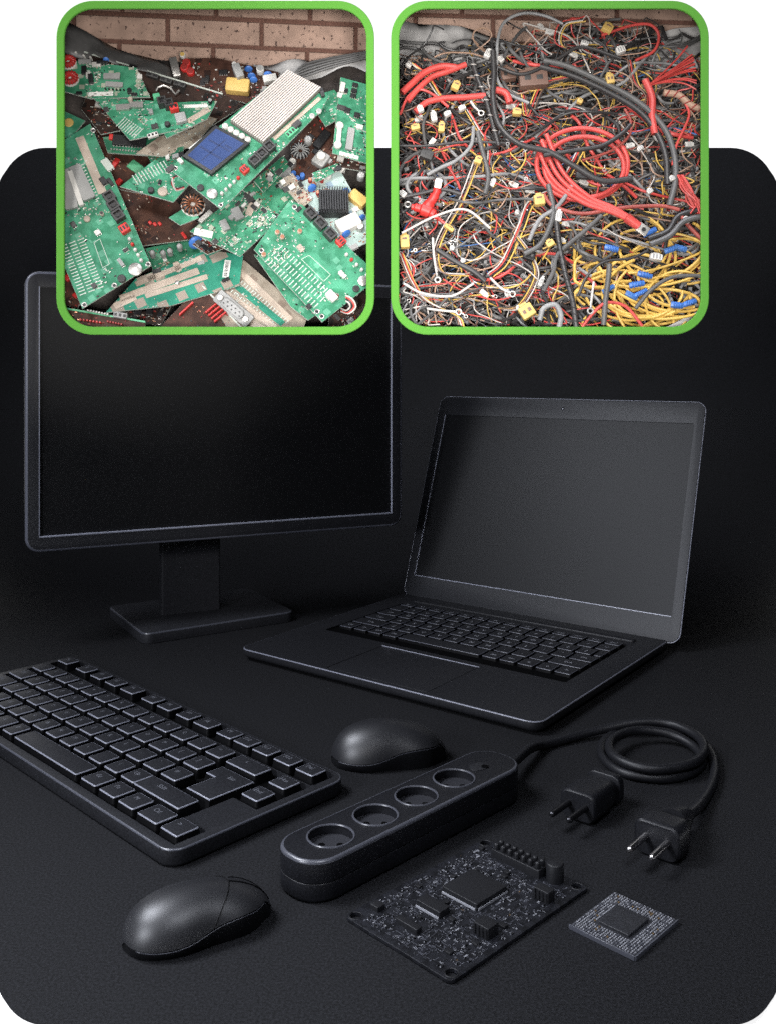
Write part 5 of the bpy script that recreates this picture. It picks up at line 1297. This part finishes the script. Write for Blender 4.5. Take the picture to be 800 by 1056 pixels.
    for pts, r, m, lab in L:
        sp = ('w_blk', 2) if 'black spiral' in lab and 'white' not in lab else ('w_wht', 5) if 'white spiral' in lab else ('w_drd', 4) if 'ribbed' in lab else None
        cable(pd(pts, .038 if 'coil' in lab and m in ('w_blk', 'w_gry') else .030), r * .93, m, lab, spiral=sp, n=10)
    # fan of slim red wires at right
    for i in range(14):
        a = rr.uniform(-1.1, .6); cable(pd([(668, 88), (680 + 8 * cos(a), 82 + 9 * sin(a)), (692 + 14 * cos(a), 80 + 24 * sin(a)), (700 + 18 * cos(a), 82 + 40 * sin(a))], .026 + .0005 * i), .85, 'w_red', 'slim red wire fanning out from the red bundle at the upper right', 'wire', 'fan of slim red wires at the upper right', n=6, name='wire')
    for i in range(16):
        x = 698 + rr.uniform(0, 6); cable(pd([(x, 180), (x + rr.uniform(2, 10), 195), (x + rr.uniform(8, 20), 208), (x + rr.uniform(12, 24), 220)], .026 + .0005 * i), .85, 'w_red', 'slim red wire in the sheaf at the right edge above the yellow coil', 'wire', 'sheaf of slim red wires at the right edge', n=6, name='wire')
    # white leads with rings one can single out
    W = [([(446, 245), (447, 262), (450, 282)], 'short white lead with a ring terminal at the lower left'), ([(440, 318), (455, 320), (466, 321)], 'white lead pointing right to a ring terminal near the bottom left'), ([(505, 286), (515, 296), (522, 300)], 'white lead with a ring terminal left of the lower yellow plug'),
         ([(612, 290), (610, 305), (609, 314)], 'lead with a ring terminal hanging over the yellow coil'), ([(485, 104), (489, 110), (491, 112)], 'lead with a ring terminal beside the upper white plugs'), ([(414, 240), (450, 222), (480, 216), (505, 235)], None), ([(416, 292), (435, 302), (465, 305), (488, 292)], None)]
    for pts, lab in W:
        cable(pd(pts, .035), 1.3, 'w_wht', lab or ('long white wire arching over the left half' if pts[0][1] < 250 else 'long white wire sagging across the lower left'), 'wire', ends=((1, 'ring', 3.6, 'slv'),) if lab else (), name='wire', n=7)
    # plugs and blocks
    def block(px, py, w, h, dpt, rot, mat, label, lift=.034, name='plug_connector', slots=2):
        k = .86 * ZF / F; slots = 0 if mat == 'wht' else 1 if mat == 'yel' and label[0] != 'b' and 'two holes' not in label else slots
        if mat == 'wht': w, h = w * .82, h * .82
        t = thing(name, label, 'connector', P(px, py, pile_d(py) - lift)); Tm = Matrix.Rotation(radians(rot), 4, 'Y') @ Matrix.Rotation(radians(-14), 4, 'X') @ Matrix(((1, 0, 0, 0), (0, 0, -1, 0), (0, 1, 0, 0), (0, 0, 0, 1)))
        g = G(); g.slab(rrect(w * k, h * k, 1.2 * k, 2), -dpt * k, 0, bt=.7 * k, T=Tm); g.slab(rrect(w * .55 * k, h * .35 * k, .8 * k, 2, 0, h * .55 * k), -dpt * .8 * k, -dpt * .2 * k, bt=.5 * k, T=Tm); 
        if mat == 'wht':
            for i in range(3): g.slab(rrect(w * .12 * k, h * .7 * k, .3 * k, 1, (i - 1) * w * .27 * k, 0), -.2 * k, .5 * k, 1, bt=.2 * k, T=Tm)
        g.build('shell', [mat, 'w_lgr'], t)
        for i in range(slots): g = G(); g.slab(rrect((.22 if slots > 1 else .5) * w * k, h * (.3 if slots > 1 else .16) * k, .4 * k, 2, (i - (slots - 1) / 2) * w * .42 * k, (0 if slots > 1 else .2 * h * k)), -.2 * k, .35 * k, bt=.2 * k, T=Tm); g.build('contact', 'browncon' if mat == 'yel' else 'blk2' if mat != 'blk' else 'w_gry', t)
    for a in ((470, 87, 10, 11, 7, 25, 'yel', 'yellow plug between the thick red cables at the upper left'), (455, 130, 8, 12, 6, 5, 'yel', 'yellow plug below the white plugs at left'), (428, 130, 11, 7, 6, -12, 'yel', 'yellow plug near the left edge'), (533, 114, 11, 8, 7, 4, 'yel', 'yellow plug right of the spiral wrapped cable'),
              (627, 27, 13, 11, 7, 30, 'yel', 'yellow oval plug high in front of the bricks'), (629, 80, 10, 13, 7, -8, 'yel', 'yellow plug with two holes under the long black cables'), (556, 205, 13, 13, 8, -8, 'yel', 'square yellow plug below the red coil'), (543, 320, 17, 16, 9, -32, 'yel', 'biggest yellow plug at the bottom'),
              (417, 248, 11, 16, 7, -4, 'yel', 'yellow plug half hidden at the left edge'), (493, 164, 9, 9, 6, 20, 'yel', 'small yellow plug left of the red coil'), (567, 250, 10, 8, 6, -30, 'yel', 'yellow plug beside the bottom spiral wrap'), (598, 103, 7, 6, 5, 20, 'yel', 'smallest yellow plug under the long grey cable'), (463, 234, 13, 5, 5, 35, 'yel', 'thin yellow plug above the short black sleeve')):
        block(*a)
    for a in ((433, 111, 9, 10, 6, -20, 'wht', 'white plug at the left above the yellow plug'), (447, 119, 9, 15, 6, -8, 'wht', 'tall white plug beside the left yellow plug'), (461, 116, 11, 7, 6, -28, 'wht', 'white plug pointing right, left of two on one bundle'), (476, 110, 11, 7, 6, -25, 'wht', 'white plug, right of two on one bundle'), (503, 54, 10, 13, 6, 25, 'wht', 'white plug on top of the thick black cable'),
              (421, 66, 9, 5, 5, 30, 'wht', 'small white plug in front of the bag rim at left'), (516, 60, 8, 9, 5, -40, 'wht', 'pale plug beside the black cable at the top'), (603, 43, 12, 7, 6, 15, 'wht', 'white plug in the heap near the top centre'), (640, 50, 14, 10, 7, -20, 'wht', 'pale square plug at the upper right of the heap'), (708, 226, 10, 9, 6, 15, 'wht', 'white clip on the thick cables at the right edge'),
              (677, 264, 18, 9, 7, 10, 'wht', 'clear plug lying on the yellow coil'), (670, 196, 9, 7, 5, -30, 'wht', 'white plug at the end of a grey lead at right'), (693, 183, 8, 7, 5, -20, 'wht', 'white clip at the right of the black loop'), (576, 222, 9, 16, 6, 10, 'wht', 'white plug with many leads above the spiral wrap'), (415, 199, 9, 10, 6, -50, 'wht', 'white plug at the left edge above the red clamp'),
              (477, 268, 7, 6, 5, -30, 'wht', 'small white plug at the lower left centre'), (466, 255, 7, 6, 5, 10, 'wht', 'small white plug beside the black sleeve'), (533, 218, 6, 6, 5, 10, 'wht', 'small pale plug below the wire bundle'), (660, 152, 10, 6, 5, -40, 'wht', 'white plug inside the right cable sweep'), (558, 290, 6, 14, 5, 25, 'wht', 'slim pale plug above the biggest yellow plug')):
        block(*a, slots=1)
    for a in ((550, 79, 36, 22, 12, -4, 'browncon', 'brown plastic cover with a white mark near the top', .030), (524, 75, 18, 15, 9, -10, 'browncon', 'small brown plastic cover left of the bigger one', .024), (440, 158, 16, 12, 8, 20, 'blk2', 'dark plug in the left half', .028), (602, 180, 20, 8, 6, 5, 'blk2', 'dark plug inside the red coil', .028), (546, 262, 14, 12, 7, 20, 'blk', 'black plug below the square yellow plug', .028)):
        block(*a, name='plastic_cover')
    # red insulated clamp at left
    t = thing('cable_clamp', 'bright red clamp boot with a silver lug at the left edge', 'clamp', P(436, 214, .022)); k = ZF / F
    def loc(x, y, d=0): return P(x, y, .022 + d) - P(436, 214, .022)
    g = G(); g.tube([loc(*p) for p in spline([(424, 213), (430, 214), (437, 216), (444, 219), (451, 224)], 5)], [x * k for x in [3.2] * 3 + [4.5] * 5 + [7.2] * 7 + [5.5] * 3 + [3] * 3], n=12); g.tube([loc(*p) for p in spline([(438, 215), (444, 208), (449, 200), (451, 193)], 5)], [x * k for x in [6] * 5 + [5] * 5 + [4.2] * 6], n=12); g.build('boot', 'red', t)
    g = G(); g.slab(rrect(7 * k, 10 * k, 1 * k, 2), 0, 1.4 * k, T=Matrix.Translation(loc(451.5, 189, -.004)) @ Matrix.Rotation(.2, 4, 'Y') @ Matrix(((1, 0, 0, 0), (0, 0, -1, 0), (0, 1, 0, 0), (0, 0, 0, 1)))); g.build('lug', 'slv', t)
    g = G(); g.torus((0, 0, 0), 3 * k, 1 * k, T=Matrix.Translation(loc(420, 210.5, -.004)) @ Matrix.Rotation(pi / 2 - .3, 4, 'X')); g.build('ring_terminal', 'slv', t)
right_box()

MINI = False

# ------------------------------------------------------------------ camera, light, render
cam = bpy.data.cameras.new('camera'); co = bpy.data.objects.new('camera', cam); COL.objects.link(co)
cam.sensor_fit = 'HORIZONTAL'; cam.sensor_width = 36; cam.lens = F / 800 * 36
cam.shift_y = (YH - 528) / 800; cam.clip_start = .01; cam.clip_end = 50
co.location = (0, 0, H); co.rotation_euler = (pi / 2, 0, 0); sc.camera = co

def aim(o, target):
    d = Vector(target) - o.location; o.rotation_euler = d.to_track_quat('-Z', 'Y').to_euler()
def area(name, loc, target, sx, sy, power, col=(1, 1, 1), spread=180):
    l = bpy.data.lights.new(name, 'AREA'); l.shape = 'RECTANGLE'; l.size = sx; l.size_y = sy; l.energy = power; l.color = col; l.spread = radians(spread)
    o = bpy.data.objects.new(name, l); COL.objects.link(o); o.location = loc; aim(o, target); return o
def spot(name, loc, target, size, power, rad=.1, blend=.3, col=(1, 1, 1)):
    l = bpy.data.lights.new(name, 'SPOT'); l.spot_size = radians(size); l.spot_blend = blend; l.energy = power; l.shadow_soft_size = rad; l.color = col
    o = bpy.data.objects.new(name, l); COL.objects.link(o); o.location = loc; aim(o, target); return o
KEY = (.88, .915, 1.0)
area('key_softbox', (-.78, .66, 1.05), (.04, .50, 0), .50, .50, 6.0, KEY, 92)
area('left_fill', (-.85, -.05, .50), (-.10, .72, .08), .30, .30, 1.8, KEY, 80)  # added fill for the monitor and left-facing sides
area('front_fill', (.16, .12, .95), (.16, .50, 0), .35, .35, .85, KEY, 60)  # added weak fill to lift the front right
area('backdrop_fill', (0, 1.15, 1.5), (0, 1.84, .66), 1.6, .12, 4.2, KEY, 74)  # added lamp, there only to lift the dark backdrop
for x in (-.095, .089):  # added lamps standing in for the daylight inside the picture boxes
    spot('picture_fill_low', (-1.5 * x, -.40, .20), (x, .53, .447), 23, 29, .08, .15, (1, .97, .94))
    spot('picture_fill_high', (x - .16, -.30, .80), (x, .53, .440), 23, 15, .08, .15, (1, .97, .94))
w = bpy.data.worlds.new('World'); sc.world = w; w.use_nodes = True
bg = w.node_tree.nodes['Background']; bg.inputs['Color'].default_value = (.6, .65, .8, 1); bg.inputs['Strength'].default_value = .012
sc.view_settings.view_transform = 'Standard'; sc.view_settings.look = 'None'; sc.view_settings.exposure = 0; sc.view_settings.gamma = 1
sc.render.engine = 'CYCLES'; sc.cycles.use_denoising = False
sc.cycles.max_bounces = 6; sc.cycles.sample_clamp_indirect = 1.5
